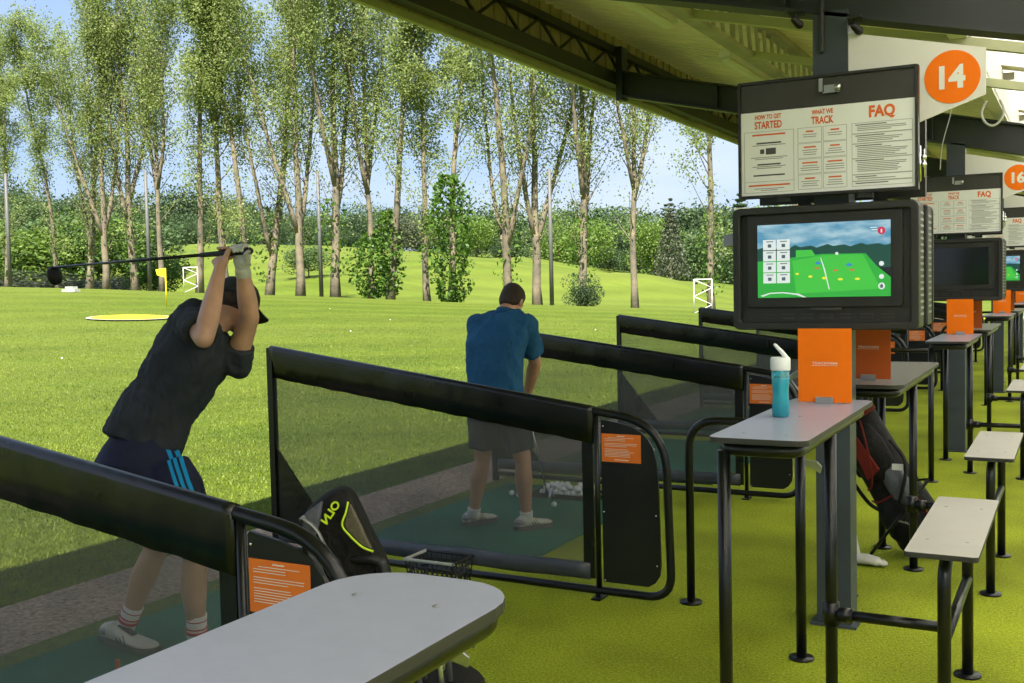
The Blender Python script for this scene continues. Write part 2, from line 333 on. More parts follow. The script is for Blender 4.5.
def rect_round(x0,x1,y0,y1,r,n=5):
    P=[]
    for cx,cy,a in ((x1-r,y0+r,-90),(x1-r,y1-r,0),(x0+r,y1-r,90),(x0+r,y0+r,180)):
        for k in range(n+1):
            q=R(a+90*k/n); P.append((cx+r*math.cos(q),cy+r*math.sin(q)))
    return P
XY=lambda a,b,t:(a,b,t)
XZ=lambda a,b,t:(a,-t,b)   # t = -y  (polygon normal faces -y when CCW in x,z)
# ================================================================== SETTING
ordn=['first','second','third','fourth','fifth','sixth','seventh','eighth','ninth','tenth','eleventh','twelfth','thirteenth','fourteenth','fifteenth','sixteenth','seventeenth','eighteenth','nineteenth','twentieth','twenty-first','twenty-second','twenty-third']
FWD=np.array([-.4727,.8812]); RGT=np.array([.8812,.4727])   # lawn axes: away from the bays / to the right
def sstep(a,b,x):
    t=np.clip((x-a)/(b-a),0,1); return t*t*(3-2*t)
def ground_z(v,d):
    v=np.asarray(v,float); d=np.asarray(d,float); s=v/np.maximum(d,25.)
    hor=lambda s:(285.8-.0225*1060*s)
    sx=np.array([-.9,-.48,-.39,-.29,-.17,-.06,.12,.22,.6])
    crest=np.interp(s,sx,[287,287,289,293,297,302,308,313,322])
    dT=np.interp(s,[-.5,.2],[80,62])
    zT=EYE+(hor(s)-crest)*dT/1060
    hy=np.interp(s,[-.9,-.48,-.39,-.29,-.17,-.08,-.03,.01,.045,.08,.12,.17,.25,.6],[262,258,253,246,248,254,259,262,268,272,278,286,293,300])
    zH=EYE+(hor(s)-hy)*170/1060
    a=sstep(14,1,0)  # unused guard
    z=-.02+ (zT+.02)*sstep(12,dT,d)
    dip=zT-.9
    z2=zT+(dip-zT)*sstep(dT+.5,dT+7,d)
    z3=z2+(zH-z2)*sstep(dT+12,165,d)
    z3=z3+.035*np.maximum(d-172,0)
    # low mounds in the far fairway
    for mv,md,mr,mh in ((-4,120,13,2.0),(14,112,8,1.9),(-34,125,14,1.4),(-18,104,8,1.1),(24,125,10,1.5),(5,138,9,1.2)):
        z3=z3+mh*np.exp(-((v-mv)**2+(d-md)**2)/mr**2)
    return np.where(d<dT,z,z3)
def gz(x,y):
    v=x*RGT[0]+y*RGT[1]; d=x*FWD[0]+y*FWD[1]; return float(ground_z(v,d))
def vd(v,d):
    return (v*RGT[0]+d*FWD[0], v*RGT[1]+d*FWD[1], float(ground_z(v,d)))
def grid_mesh():
    ds=np.concatenate([np.linspace(-120,0,14),np.linspace(2,110,100),np.linspace(112,260,75),np.linspace(280,1500,14)])
    vs=np.concatenate([np.linspace(-1200,-150,12),np.linspace(-140,90,150),np.linspace(100,900,12)])
    Vv,D=np.meshgrid(vs,ds); Z=ground_z(Vv,D)
    X=Vv*RGT[0]+D*FWD[0]; Y=Vv*RGT[1]+D*FWD[1]
    n=len(vs); co=np.stack([X,Y,Z],-1).reshape(-1,3)
    i=np.arange(len(ds)-1)[:,None]*n+np.arange(n-1)[None]; f=np.stack([i,i+1,i+n+1,i+n],-1).reshape(-1,4)
    return co,f
def np_mesh(name,co,f,mats,mi=None,smooth=False):
    me=bpy.data.meshes.new(name); me.vertices.add(len(co)); me.vertices.foreach_set('co',np.asarray(co,np.float32).ravel())
    k=f.shape[1]; me.loops.add(f.size); me.loops.foreach_set('vertex_index',f.ravel().astype(np.int32)); me.polygons.add(len(f))
    me.polygons.foreach_set('loop_start',np.arange(0,f.size,k,dtype=np.int32)); me.polygons.foreach_set('loop_total',np.full(len(f),k,np.int32))
    for m_ in mats: me.materials.append(m_)
    if mi is not None: me.polygons.foreach_set('material_index',mi.astype(np.int32))
    me.polygons.foreach_set('use_smooth',np.full(len(f),smooth)); me.update(); me.validate(); return me
co,f=grid_mesh(); me=np_mesh('lawn',co,f,[M['lawn']],smooth=True); o=bpy.data.objects.new('lawn',me); COL.objects.link(o); tag(o,kind='structure')
def sheet(name,x0,x1,y0,y1,z,m_):
    b=MB().box((x0,y0,z-.03),(x1,y1,z)); o=b.build(name,m_); tag(o,kind='structure'); return o
sheet('turf_floor',-4.06,4.0,-12,45,0,M['turf'])
sheet('grass_strip',-4.26,-4.061,-12,45,-.004,M['strip'])
sheet('gravel_strip',-4.92,-4.261,-12,45,-.006,M['gravel'])
for k in range(-1,9):
    y0=2.2+2.695*k
    o=MB().box((-4.05,y0+.42,.001),(-2.80 if k<2 else -2.55,y0+2.55,.016)).build('hitting_mat',M['mat'],origin=(-3.1,y0+1.3,0))
    tag(o,('dark green hitting mat under the golfer swinging a driver' if k==0 else 'dark green hitting mat under the golfer in the blue polo' if k==1 else
      'dark green hitting mat of the empty bay just behind the blue polo golfer' if k==2 else 'dark green hitting mat nearest the camera, mostly below the picture edge' if k==-1 else 'dark green mat of the %s bay beyond the blue polo golfer'%ordn[k-2]),'mat','hitting mats in the driving bays')
# ---------------- foliage
rng=np.random.default_rng(7)
def grass_tufts(n=420000):
    g=np.random.default_rng(12); d=5.5+72*g.random(n)**1.9; v=(-1.05+1.5*g.random(n))*d*.62
    X=v*RGT[0]+d*FWD[0]; Y=v*RGT[1]+d*FWD[1]; k=X<-4.94; X,Y,v,d=X[k],Y[k],v[k],d[k]; n=len(X); Z=ground_z(v,d)
    a=g.random(n)*6.28; s_=.55+.022*d; w_=.007*s_*(.6+.8*g.random(n)); h=(.014+.022*g.random(n))*(.75+.012*d)*(1-.93*sstep(14,76,d))
    dx,dy=np.cos(a)*w_,np.sin(a)*w_; lx,ly=(g.random(n)-.5)*.05,(g.random(n)-.5)*.05
    co=np.stack([np.stack([X-dx,Y-dy,Z-.004],1),np.stack([X+dx,Y+dy,Z-.004],1),np.stack([X+lx,Y+ly,Z+h],1)],1).reshape(-1,3)
    return co,np.arange(3*n).reshape(-1,3)
M['blade']=leaf_mat('grass_blades',(.055,.12,.006),(.25,.31,.03),tr=.35,sc=.45)
co,f=grass_tufts(); o=bpy.data.objects.new('grass_blades',np_mesh('grass_blades',co,f,[M['blade']])); COL.objects.link(o); tag(o,'short mown grass blades covering the sunlit lawn','grass',kind='stuff')
def leaf_quads(P,size,rng,droop=0):
    n=len(P); a=rng.normal(size=(n,3)); a/=np.linalg.norm(a,axis=1)[:,None]
    b=np.cross(a,rng.normal(size=(n,3))); b/=np.linalg.norm(b,axis=1)[:,None]
    s=size*(.6+.8*rng.random(n))[:,None]
    co=np.stack([P-a*s*.5,P+b*s*.32,P+a*s*.5,P-b*s*.32],1).reshape(-1,3)
    return co,np.arange(4*n).reshape(-1,4)
def poplar(seed,leaves=23000):
    r=random.Random(seed); g=np.random.default_rng(seed); tb=MB(); pts=[]
    Ht=r.uniform(25,28.5)
    def limb(p0,d0,length,r0,lean):
        n=12; P=[Vector(p0)]; d=Vector(d0)
        for i in range(n):
            d=(d+Vector((r.uniform(-.07,.07),r.uniform(-.07,.07),.10))).normalized(); P.append(P[-1]+d*(length/n))
        rad=[r0*((1.3 if i==0 and p0[2]<0 else 1)-.9*(i/n)**.85) for i in range(n+1)]; tb.tube(P,rad,seg=7); return P,rad
    base=Vector((0,0,-.4)); forkz=r.choice([3.2,5,6.5,8,20])
    lean=Vector((r.uniform(-.06,.06),r.uniform(-.06,.06),1)).normalized()
    r0=r.uniform(.26,.36)
    limbs=[]
    if forkz>=20:
        limbs.append(limb(base,lean,Ht,r0,0))
    else:
        main=limb(base,lean,Ht,r0,0); limbs.append(main); P=main[0]
        k=r.choice([1,1,2,2]); a0=r.random()*6.28
        for j in range(k):
            a=a0+j*6.28/max(k,1)+r.uniform(-.5,.5); sp=r.uniform(.2,.4); fz=forkz*r.uniform(.8,1.35); idx=min((fz+.4)/Ht*12,7); i=int(idx)
            limbs.append(limb(P[i].lerp(P[i+1],idx-i),Vector((math.cos(a)*sp,math.sin(a)*sp,1)),Ht-fz-r.uniform(1,5),r0*r.uniform(.5,.68),0))
    W=[]
    for P,rad in limbs:
        m=30
        for j in range(m):
            t=(j+.5)/m*.92+.06; idx=t*(len(P)-1); i=int(idx); p=P[i].lerp(P[min(i+1,len(P)-1)],idx-i); z=p.z/Ht
            if z<.12: continue
            if z<.3 and r.random()<.45: continue
            a=r.random()*6.28; L=(r.uniform(2.3,4.4) if z<.72 else r.uniform(1.3,2.7))*(1.0 if z>.3 else .75)
            d=Vector((math.cos(a)*.75,math.sin(a)*.75,r.uniform(.55,1.2))).normalized(); Q=[p]
            for q in range(5):
                d=(d+Vector((r.uniform(-.12,.12),r.uniform(-.12,.12),.14))).normalized(); Q.append(Q[-1]+d*(L/5))
            tb.tube(Q,[max(.012,.055*(1-z*.6)*(1-.17*q)) for q in range(6)],seg=5)
            dens=(.22+1.0*min(1,max(0,(z-.25)/.4)))
            # twigs
            for q in range(9):
                tt=r.uniform(.25,1.05); ii=min(4,int(tt*5)); c=Q[ii].lerp(Q[ii+1],min(1,tt*5-ii)); tw=Vector((r.gauss(0,1),r.gauss(0,1),r.gauss(.5,.8)))*.42
                W.append((c+tw,dens*r.uniform(.2,1.8),.33))
        for j in range(22):
            t=r.uniform(.45,1); idx=t*(len(P)-1); i=min(int(idx),len(P)-2); W.append((P[i].lerp(P[i+1],idx-i),.8,.4))
    wsum=sum(x[1] for x in W)
    for c,wt,sg in W:
        n=int(leaves*wt/wsum+.5)
        if n: pts.append(np.array(c)[None]+g.normal(size=(n,3))*np.array([sg,sg,sg*1.25]))
    P=np.concatenate(pts); co,f=leaf_quads(P,.165,g)
    return tb,np_mesh('crown',co,f,[M['leafpop']])
def ivy_mesh(seed,h0,h1,rad,n,size=.3):
    g=np.random.default_rng(seed); z=g.uniform(h0,h1,n); a=g.uniform(0,6.28,n); t=(z-h0)/(h1-h0)
    rr=rad*(.45+.75*np.sin(np.pi*np.clip(t*1.05,0,1))**.6)*(.5+.6*g.random(n))*(1+.25*np.sin(a*3+z))
    P=np.stack([rr*np.cos(a),rr*np.sin(a),z],1); co,f=leaf_quads(P,size,g); return np_mesh('ivy',co,f,[M['leafivy']])
pv=[poplar(11+i) for i in range(7)]
pv_tr=[]
for tb,cr in pv:
    me=bpy.data.meshes.new('trunk'); me.from_pydata(tb.v,[],tb.f); me.polygons.foreach_set('use_smooth',tb.sm); me.materials.append(M['bark']); me.update(); pv_tr.append(me)
POP=[(-40,'with its crown cut by the picture edge'),(8,'at the far left'),(60,''),(90,''),(107,''),(137,''),(163,''),(200,''),(228,''),(249,''),(269,''),(301,''),(336,''),(372,'i'),(390,'i'),(428,''),(451,'i'),(510,''),(538,''),(583,'b'),(635,''),(712,''),(790,'h')]
rr=random.Random(5)
hs={0:.82,1:.80,2:.78,3:.84,4:.86,5:.95}
for i,(px,fl) in enumerate(POP):
    s=(px-512)/1060; dT=np.interp(s,[-.5,.2],[80,62])+1.5+rr.uniform(0,2.5)
    x,y,z=vd(s*dT,dT)
    near={162:'just left of the yellow flag'}.get(px,'')
    lab='%s tall poplar from the left in the row beyond the lawn'%ordn[i]
    if fl=='i': lab='%s tall poplar from the left, its lower trunk thick with ivy'%ordn[i]
    if fl=='b': lab='%s tall poplar from the left, with a small bush at its foot'%ordn[i]
    if px==712: lab='tall forked poplar right behind the white lattice mast beside the monitor'
    if px==790: lab='tall poplar hidden behind the first monitor except its top'
    root=empty('poplar_tree',(x,y,z-.1),lab,'tree','tall poplars in a row beyond the lawn')
    sc=hs.get(i,rr.uniform(.95,1.06)); k=[0,3,1,4,2,6,5][i%7] if i not in (2,21) else 1
    root.rotation_euler.z=rr.random()*6.28; root.scale=(sc,sc,sc)
    for nm,me in (('trunk',pv_tr[k]),('crown',pv[k][1])):
        o=bpy.data.objects.new(nm,me); COL.objects.link(o); o.parent=root
    if fl=='i':
        o=bpy.data.objects.new('ivy',ivy_mesh(i,.6 if px!=451 else .1,{372:5.0,390:6.2,451:8.2}[px],{372:1.1,390:.8,451:1.25}[px],{372:1100,390:1000,451:2200}[px])); COL.objects.link(o); o.parent=root
    elif fl!='h' and rr.random()<.6:
        o=bpy.data.objects.new('ivy',ivy_mesh(i+50,1.5,7,.9,170)); COL.objects.link(o); o.parent=root
for px,top,lab in ((12,195,'slim grey net pole at the far left before the bushes'),(151,170,'slim grey net pole standing left of the yellow flag'),(322,160,'slim grey net pole in the middle of the poplar row'),(552,175,'slim grey net pole between two poplars right of the blue polo golfer')):
    s=(px-512)/1060; d=np.interp(s,[-.5,.2],[80,62])+1.2; x,y,z=vd(s*d,d)
    o=MB().tube([(x,y,z-.3),(x,y,z+8.6)],[.15,.11],seg=8).build('net_pole',M['pole'],origin=(x,y,z)); tag(o,lab,'pole','net poles in the poplar row')
# white lattice masts
for px,h,d,lab in ((192,1.75,74,'small white lattice mast near the yellow flag'),(703,1.85,58,'small white lattice mast just left of the first monitor')):
    s=(px-512)/1060; x,y,z=vd(s*d,d); b=MB()
    a=Vector((x,y,z)); rt=Vector((RGT[0],RGT[1],0))
    for q in (-.52,.52): b.tube([a+rt*q*.95,a+rt*q*.95+V(0,0,h)],.026,seg=6)
    n=4
    for q in range(n):
        z0=h*q/n; z1=h*(q+1)/n; sg=1 if q%2 else -1
        b.tube([a+rt*.5*sg+V(0,0,z0),a-rt*.5*sg+V(0,0,z1)],.022,seg=5)
    b.tube([a-rt*.5+V(0,0,h),a+rt*.5+V(0,0,h)],.03,seg=6)
    tag(b.build('lattice_mast',M['white'],origin=(x,y,z)),lab,'mast')
# broad trees for the far wood
def blob(seed,h,w,n,size,conif=False):
    g=np.random.default_rng(seed); r=random.Random(seed); P=[]
    lobes=[(r.uniform(-.5,.5)*w*.6,r.uniform(-.5,.5)*w*.6,h*r.uniform(.25,.82),w*r.uniform(.22,.42)) for _ in range(16)]
    if conif: lobes=[(0,0,h*(.08+.9*i/15),w*.5*(1-i/15)+.2) for i in range(16)]
    k=n//len(lobes)
    for lx,ly,lz,lr in lobes:
        q=g.normal(size=(k,3)); q/=np.linalg.norm(q,axis=1)[:,None]; q*=(lr*(.7+.4*g.random((k,1))**.5))
        q[:,2]*=.75 if not conif else .25
        P.append(q+np.array([lx,ly,lz]))
    P=np.concatenate(P); P=P[P[:,2]>.05*h]; return leaf_quads(P,size,g)
BL=[blob(100+i,10,9,5200,.40) for i in range(4)]+[blob(200,11,5.5,4200,.34,True)]
wood_co=[];wood_f=[];wood_m=[];off=0
g=np.random.default_rng(3)
topx=[-200,0,60,150,200,330,400,450,500,600,700,760,1100]; topy=[188,184,190,186,192,206,200,206,210,206,202,200,204]
for row,(dd,frac) in enumerate(((178,.55),(192,.75),(215,1.0),(235,1.0))):
    n=44
    for j in range(n):
        px=-190+ (1250)*(j+g.random()*.8)/n; s=(px-512)/1060; d=dd+g.uniform(-5,5)
        zg=float(ground_z(s*d,d)); ty=np.interp(px,topx,topy)+g.uniform(-9,15)
        H_=(EYE+(285.8-.0225*1060*s-ty)*d/1060-zg)*frac*(.85+.2*g.random())
        if H_<2: H_=2.5
        k=g.integers(0,5) if row<3 else g.integers(0,4); c,f=BL[k]; hh=11 if k==4 else 10; a=g.random()*6.28; sc=H_/hh; sw=sc*g.uniform(.95,1.4)
        x,y=s*d*RGT[0]+d*FWD[0],s*d*RGT[1]+d*FWD[1]
        X=(c[:,0]*math.cos(a)-c[:,1]*math.sin(a))*sw+x; Y=(c[:,0]*math.sin(a)+c[:,1]*math.cos(a))*sw+y
        wood_co.append(np.stack([X,Y,c[:,2]*sc+zg-.3],1)); wood_f.append(f+off); off+=len(c); wood_m.append(np.full(len(f),g.choice([0,0,1,1,2,3],p=[.25,.2,.25,.15,.08,.07])))
me=np_mesh('distant_wood',np.concatenate(wood_co),np.concatenate(wood_f),[M['leafdark'],M['leafmid'],M['leafbright'],M['leafgrey']],np.concatenate(wood_m))
o=bpy.data.objects.new('distant_wood',me); COL.objects.link(o); tag(o,'mixed green wood closing off the far fairway','wood',kind='stuff')
bl_me={}
def bushtree(name,px,d,h,wd,kind,mt,label,cat='tree'):
    s=(px-512)/1060; x,y,z=vd(s*d,d)
    key=(kind,mt)
    if key not in bl_me: bl_me[key]=np_mesh('crown',BL[kind][0],BL[kind][1],[M[mt]])
    root=empty(name,(x,y,z),label,cat)
    o=bpy.data.objects.new('crown',bl_me[key]); COL.objects.link(o); o.parent=root; o.scale=(wd/8.5,wd/8.5,h/9.5)
    MB().tube([(x,y,z-.3),(x,y,z+h*.5)],[h*.03,h*.015],seg=7).build('trunk',M['bark'],root)
bushtree('tree',583,150,7.5,7.5,0,'leafbright','bright lime green round tree behind the poplar with a bush at its foot')
bushtree('tree',560,158,7,6,1,'leafbright','smaller bright green tree left of the lime green round one')
bushtree('conifer_tree',672,150,10.5,8,4,'leafgrey','grey green conifer right of the thick poplar trunk')
bushtree('tree',700,155,9,9,2,'leafmid','broad mid green tree behind the right lattice mast')
bushtree('tree',655,160,9,7,3,'leafbright','bright green tree just left of the grey green conifer')
bushtree('tree',745,150,9,10,0,'leafmid','mid green tree partly hidden by the first monitor')
bushtree('willow_tree',405,165,6,8,2,'leafgrey','pale grey green willow behind the ivy covered poplars')
bushtree('tree',478,165,6,6,3,'leafbright','bright green tree behind the head of the blue polo golfer')
bushtree('bush',20,100,6.5,11,0,'leafbright','bright green leafy bush at the far left edge','bush')
bushtree('bush',-35,100,8,12,1,'leafmid','tall green bush cut by the left picture edge','bush')
bushtree('bush',62,104,8,10,2,'leafmid','green bush behind the forked poplar at the left','bush')
bushtree('bush',100,106,7,9,3,'leafbright','bright green bush behind the fifth poplar','bush')
bushtree('bush',132,112,6.5,9,0,'leafmid','mid green bush behind the sixth poplar','bush')
bushtree('bush',160,88,3.8,4.2,3,'leafivy','dense dark bush right behind the yellow flag','bush')
bushtree('bush',587,68,2.1,2.2,1,'leafdark','small dark bush at the foot of a thin poplar','bush')
bushtree('bush',40,90,2.2,11,1,'leafgrey','low brownish brush under the far left poplars','bush')
bushtree('bush',85,90,1.8,7,2,'leafgrey','low brownish brush behind the driver head','bush')
bushtree('bush',310,105,3,4,3,'leafmid','low green bush behind the net pole in the row','bush')
# yellow target and flag
x,y,z=vd((130-512)/1060*39,39)
def disc(cx,cy,r0,r1,dz,n=40):
    b=MB(); vs=[];
    for k in range(n):
        a=2*math.pi*k/n
        for rad in ((r1,r0) if r0 else (r1,)): px_=cx+rad*math.cos(a); py_=cy+rad*math.sin(a); vs.append((px_,py_,gz(px_,py_)+dz))
    if r0: fs=[(2*k,2*((k+1)%n),2*((k+1)%n)+1,2*k+1) for k in range(n)]
    else: fs=[tuple(range(n))]
    return b.add(vs,fs)
rt=empty('target_mat',(x,y,z),'round yellow target with a grey rim on the lawn','target')
disc(x,y,0,1.38,.06).build('target_face',M['yellow'],rt); disc(x,y,1.38,1.52,.05).build('target_rim',M['greymat'],rt)
x,y,z=vd((167-512)/1060*47.5,47.5)
rt=empty('flag_pole',(x,y,z),'yellow flag on a thin yellow pole by the target','flag')
MB().tube([(x,y,z),(x,y,z+1.72)],.028,seg=6).build('pole',M['flag'],rt)
b=MB(); fw=-Vector((RGT[0],RGT[1],0)); pts=[]
for i in range(6):
    t=i/5; off=Vector((FWD[0],FWD[1],0))*math.sin(t*5)*.05
    pts.append((V(x,y,z+1.72)+fw*.42*t+off-V(0,0,.05*t))); pts.append((V(x,y,z+1.30)+fw*.36*t+off+V(0,0,.12*t)))
b.add(pts,[(2*i,2*i+2,2*i+3,2*i+1) for i in range(5)],True).build('flag',M['flag'],rt)
x,y,z=vd((72-512)/1060*62,62)
b=MB(); b.box((x-.55,y-.2,z),(x+.55,y+.2,z+.16)); b.box((x-.25,y-.2,z+.16),(x+.4,y+.15,z+.32)); tag(b.build('marker_board',M['greymat'],origin=(x,y,z)),'small low pale target marker on the lawn crest at left','marker')
# ================================================================== SHELTER
P=5.42
sh=empty('driving_range_shelter',(-1.0,5.0,0),'open fronted dark steel driving range shelter with a ribbed sloping roof over the bays','shelter')
rz=lambda x,c=2.54:c-.236*x
def sl(x): return rz(x,3.19)
cb=None
for k in range(-2,6):
    y=5.005+P*k
    b=MB().box((-1.073,y-.075,0),(-.92,y+.075,rz(-1.0)+.02)); b.box((-1.10,y-.10,0),(-.893,y+.10,.012))
    b.build('column',M['column'],sh)
    b=MB()
    for z0,z1,w in ((0,.018,.075),(.018,.25,.006),(.25,.268,.075)):
        x0,x1=-4.2,4.0
        vs=[(x,yy,rz(x)+zz) for x in (x0,x1) for yy in (y-w,y+w) for zz in (z0,z1)]
        b.add(vs,[(0,1,3,2),(4,6,7,5),(0,4,5,1),(2,3,7,6),(0,2,6,4),(1,5,7,3)])
    for x in (-3.2,-1.2,.6): b.box((x-.005,y-.072,rz(x)+.018),(x+.005,y+.072,rz(x)+.25))
    b.build('rafter',M['rafter'],sh)
    b=MB().box((-4.27,y-.075,3.5),(-4.2,y+.075,4.05)); b.build('rafter_end_post',M['rafter'],sh)
def corr(x0,x1,y0,y1,pitch=.19,dep=.032,th=.05):
    b=MB(); ys=[]; y=y0
    prof=[(0,0),(.32,0),(.42,dep),(.9,dep)]
    while y<y1:
        for a,zz in prof:
            if y+a*pitch<y1: ys.append((y+a*pitch,zz))
        y+=pitch
    ys.append((y1,0)); vs=[];n=len(ys)
    for off in (0,th):
        for x in (x0,x1):
            vs+=[(x,yy,sl(x)+zz+off) for yy,zz in ys]
    fs=[]
    for i in range(n-1):
        fs+=[(i,i+1,n+i+1,n+i),(2*n+i,3*n+i,3*n+i+1,2*n+i+1),(i,2*n+i,2*n+i+1,i+1),(n+i,n+i+1,3*n+i+1,3*n+i)]
    fs+=[(0,n,3*n,2*n),(n-1,3*n-1,4*n-1,2*n-1)]
    return b.add(vs,fs)
Y0,Y1=-9.,40.
corr(-4.5,-.6,Y0,Y1).build('roof_deck',M['cream'],sh)
corr(3.6,4.1,Y0,Y1).build('roof_deck',M['cream'],sh)
y=Y0; b=MB(); c=MB()
while y<Y1:
    for (q0,q1,mb) in ((0,1.22,b),(1.24,2.46,b),(2.48,2.71,c)):
        t=corr(-.595,3.595,y+q0,min(Y1,y+q1)); mb.add(t.v,t.f)
    y+=2.71
b.build('rooflight',M['rooflight'],sh); c.build('roof_deck',M['cream'],sh)  # strips run wider than the visible panels, unseen width added to brighten the bays
b=MB(); y=Y0
while y<Y1: b.box((-.59,y-.03,sl(-.6)-.09),(1.79,y+.03,sl(1.79)-.0) if False else (-.5,y+.03,sl(-.5)-.01)); y+=2.71
b.build('purlin_end',M['joist'],sh)
# eave truss
b=MB(); b.box((-4.40,Y0,3.665),(-4.28,Y1,3.80)); b.build('eave_bottom_chord',M['truss'],sh)
b=MB(); b.box((-4.37,Y0,4.0),(-4.29,Y1,4.07)); b.build('eave_top_chord',M['truss'],sh)
b=MB(); y=-8.6
while y<34:
    b.tube([(-4.33,y,3.80),(-4.33,y+.36,4.0)],.016,seg=6); b.tube([(-4.33,y+.77,3.80),(-4.33,y+.41,4.0)],.016,seg=6); y+=.77
b.build('eave_truss_web',M['truss'],sh)
b=MB(); b.box((-4.475,Y0,3.60),(-4.43,Y1,3.66)); b.build('eave_trim',M['trim'],sh)
b=MB(); y=Y0
while y<Y1: b.box((-4.47,y,3.665),(-4.44,y+.12,4.25)); b.box((-4.455,y+.12,3.665),(-4.425,y+.22,4.25)); y+=.22
b.build('eave_cladding',M['cladding'],sh)
# joists
def joist(x,dep,mt,step=.24):
    zt=sl(x)-.02; b=MB(); b.box((x-.05,Y0,zt-.05),(x+.05,Y1,zt)); b.box((x-.05,Y0,zt-dep),(x+.05,Y1,zt-dep+.035)); y=Y0+.1; 
    while y<32: b.beam((x,y,zt-.05),(x,y+step*.35,zt-dep+.035),.045,.02,(1,0,0)); y+=step
    return b.build('roof_joist',mt,sh)
joist(-2.33,.36,M['joist']); joist(2.0,.3,M['joist'])
zt=sl(-.62); b=MB().box((-.70,Y0,zt-.33),(-.60,Y1,zt-.012)); y=Y0
while y<28: b.box((-.598,y,zt-.31),(-.585,y+.05,zt-.03)); y+=.11
b.build('roof_beam_casing',M['offwhite'],sh)
for k in range(-2,6):
    b=MB()
    for dy in (1.92,3.42):
        y=5.0+P*k+dy; vs=[(x,yy,rz(x,2.81)+zz) for x in (-2.33,3.9) for yy in (y-.03,y+.03) for zz in (0,.06)]
        b.add(vs,[(0,1,3,2),(4,6,7,5),(0,4,5,1),(2,3,7,6),(0,2,6,4),(1,5,7,3)])
    b.build('cross_rail',M['trim'],sh)
# light battens
def batten(y0,y1,label):
    r_=empty('batten_light',(-2.62,(y0+y1)/2,3.43),label,'light','unlit batten lights under the roof')
    MB().box((-2.67,y0,3.46),(-2.57,y1,3.53)).build('light_body',M['offwhite'],r_,bevel=.008)
    MB().box((-2.655,y0+.04,3.42),(-2.585,y1-.04,3.46)).build('diffuser',M['white'],r_,bevel=.015)
    b=MB(); 
    for yy in (y0+.3,y1-.3): b.tube([(-2.62,yy,3.53),(-2.62,yy,3.82)],.008,seg=6)
    b.build('hanger',M['silver'],r_)
batten(5.75,7.42,'unlit batten light under the roof, the nearer of two, left of the first column'); batten(8.72,10.1,'unlit batten light under the roof, the farther one just above the second rafter')
# clamps, cable, camera
def spot(x,y,z,label,dz=0):
    r_=empty('floodlight',(x,y,z),label,'floodlight','small black lamps under the first rafter')
    b=MB(); b.box((x-.03,y-.05,z-.012),(x+.03,y+.05,z)); b.tube([(x,y,z),(x,y,z-.045)],.008,seg=6); b.build('bracket',M['blackmatt'],r_)
    MB().tube([(x-.006,y-.012,z-.04),(x+.012,y+.012,z-.058)],[.015,.02],seg=12,rnd=True).build('lamp_head',M['blackmatt'],r_)
spot(-1.14,4.9,rz(-1.14)-.001,'small black lamp clamped under the rafter left of the first column'); spot(-.90+.02,4.9,rz(-.88)-.001,'small black lamp clamped under the rafter right of the first column')
o=MB().tube(arc_path([(-1.03,4.915,2.86),(-1.03,4.915,2.70),(-1.03,4.915,2.62)],.03),.012,seg=8,rnd=True).build('conduit',M['truss'],sh)
o=MB().tube(smooth_path([(-.50,7.0,2.64),(-.53,7.0,2.58),(-.515,7.0,2.52),(-.47,7.0,2.49),(-.425,7.0,2.52),(-.41,7.0,2.58),(-.43,7.0,2.64)],6),.007,seg=8).build('cable_loop',M['greymat'],origin=(-.37,7,2.5)); tag(o,'pale loop of hose hanging behind the round number fourteen','cable')
o=MB().tube(smooth_path([(-.545,5.6,2.55),(-.56,5.6,2.40),(-.60,5.6,2.24),(-.61,5.6,2.12)],6),.0025,seg=6).build('wire',M['greymat'],origin=(-.57,5.6,2.3)); tag(o,'thin pale wire dangling below the number fourteen plate','wire')
# number signs
def number_sign(k,txt):
    y=4.94
    r_=empty('number_sign',(-.92,y,2.4),'white plate with a round orange number %s beside %s column'%(txt,['the nearest','the second','the third','the fourth'][k]),'sign','bay number signs')
    MB().prism([(-.918,2.69),(-.918,2.21),(-.62,2.27),(-.357,2.362),(-.357,2.557)],lambda a,b,t:(a,t,b),y-.006,y+.006).build('plate',M['offwhite'],r_)
    n=40; b=MB(); b.prism([(-.489+.112*math.cos(2*math.pi*i/n),2.449+.112*math.sin(2*math.pi*i/n)) for i in range(n)],lambda a,c,t:(a,t,c),y-.0085,y-.0065); dd=b.build('disc',M['orange'],r_)
    vs,fs=text_mb(txt,lambda u,v,w_:(-.489+u,y-.010,2.449+v),.100,.78,.042,wd=.105); MB().add(vs,fs).build('number',M['white'],dd)
    return r_
for k,t_ in enumerate(('14','16','18','20')):
    r_=number_sign(k,t_); r_.location.y+=P*k
# ================================================================== INFO BOARD + SCREEN
def frame_ring(x0,x1,z0,z1,r,wd,y0,y1,mb):
    o_=rect_round(x0,x1,z0,z1,r); i_=rect_round(x0+wd,x1-wd,z0+wd,z1-wd,max(.004,r-wd*.5)); n=len(o_)
    vs=[(a,y1,b) for a,b in o_]+[(a,y0,b) for a,b in o_]+[(a,y0,b) for a,b in i_]+[(a,y1,b) for a,b in i_]
    fs=[]
    for q in range(3):
        for i in range(n): j=(i+1)%n; fs.append((q*n+i,q*n+j,(q+1)*n+j,(q+1)*n+i))
    return mb.add(vs,fs)
def rrect(mb,x0,x1,z0,z1,r,y0,y1): return mb.prism(rect_round(x0,x1,z0,z1,r),lambda a,b,t:(a,t,b),y0,y1)
XC,YC=-1.0,5.005
bd=empty('information_board',(XC,YC,1.96),'info board with orange FAQ heading above the lit screen, on the nearest column','notice board','information boards above the screens')
MB().box((-1.369,4.765,1.968),(-.603,4.80,2.487)).build('backing',M['housing'],bd)
b=MB(); frame_ring(-1.369,-.603,1.968,2.487,.008,.012,4.748,4.765,b); b.build('frame',M['housing'],bd)
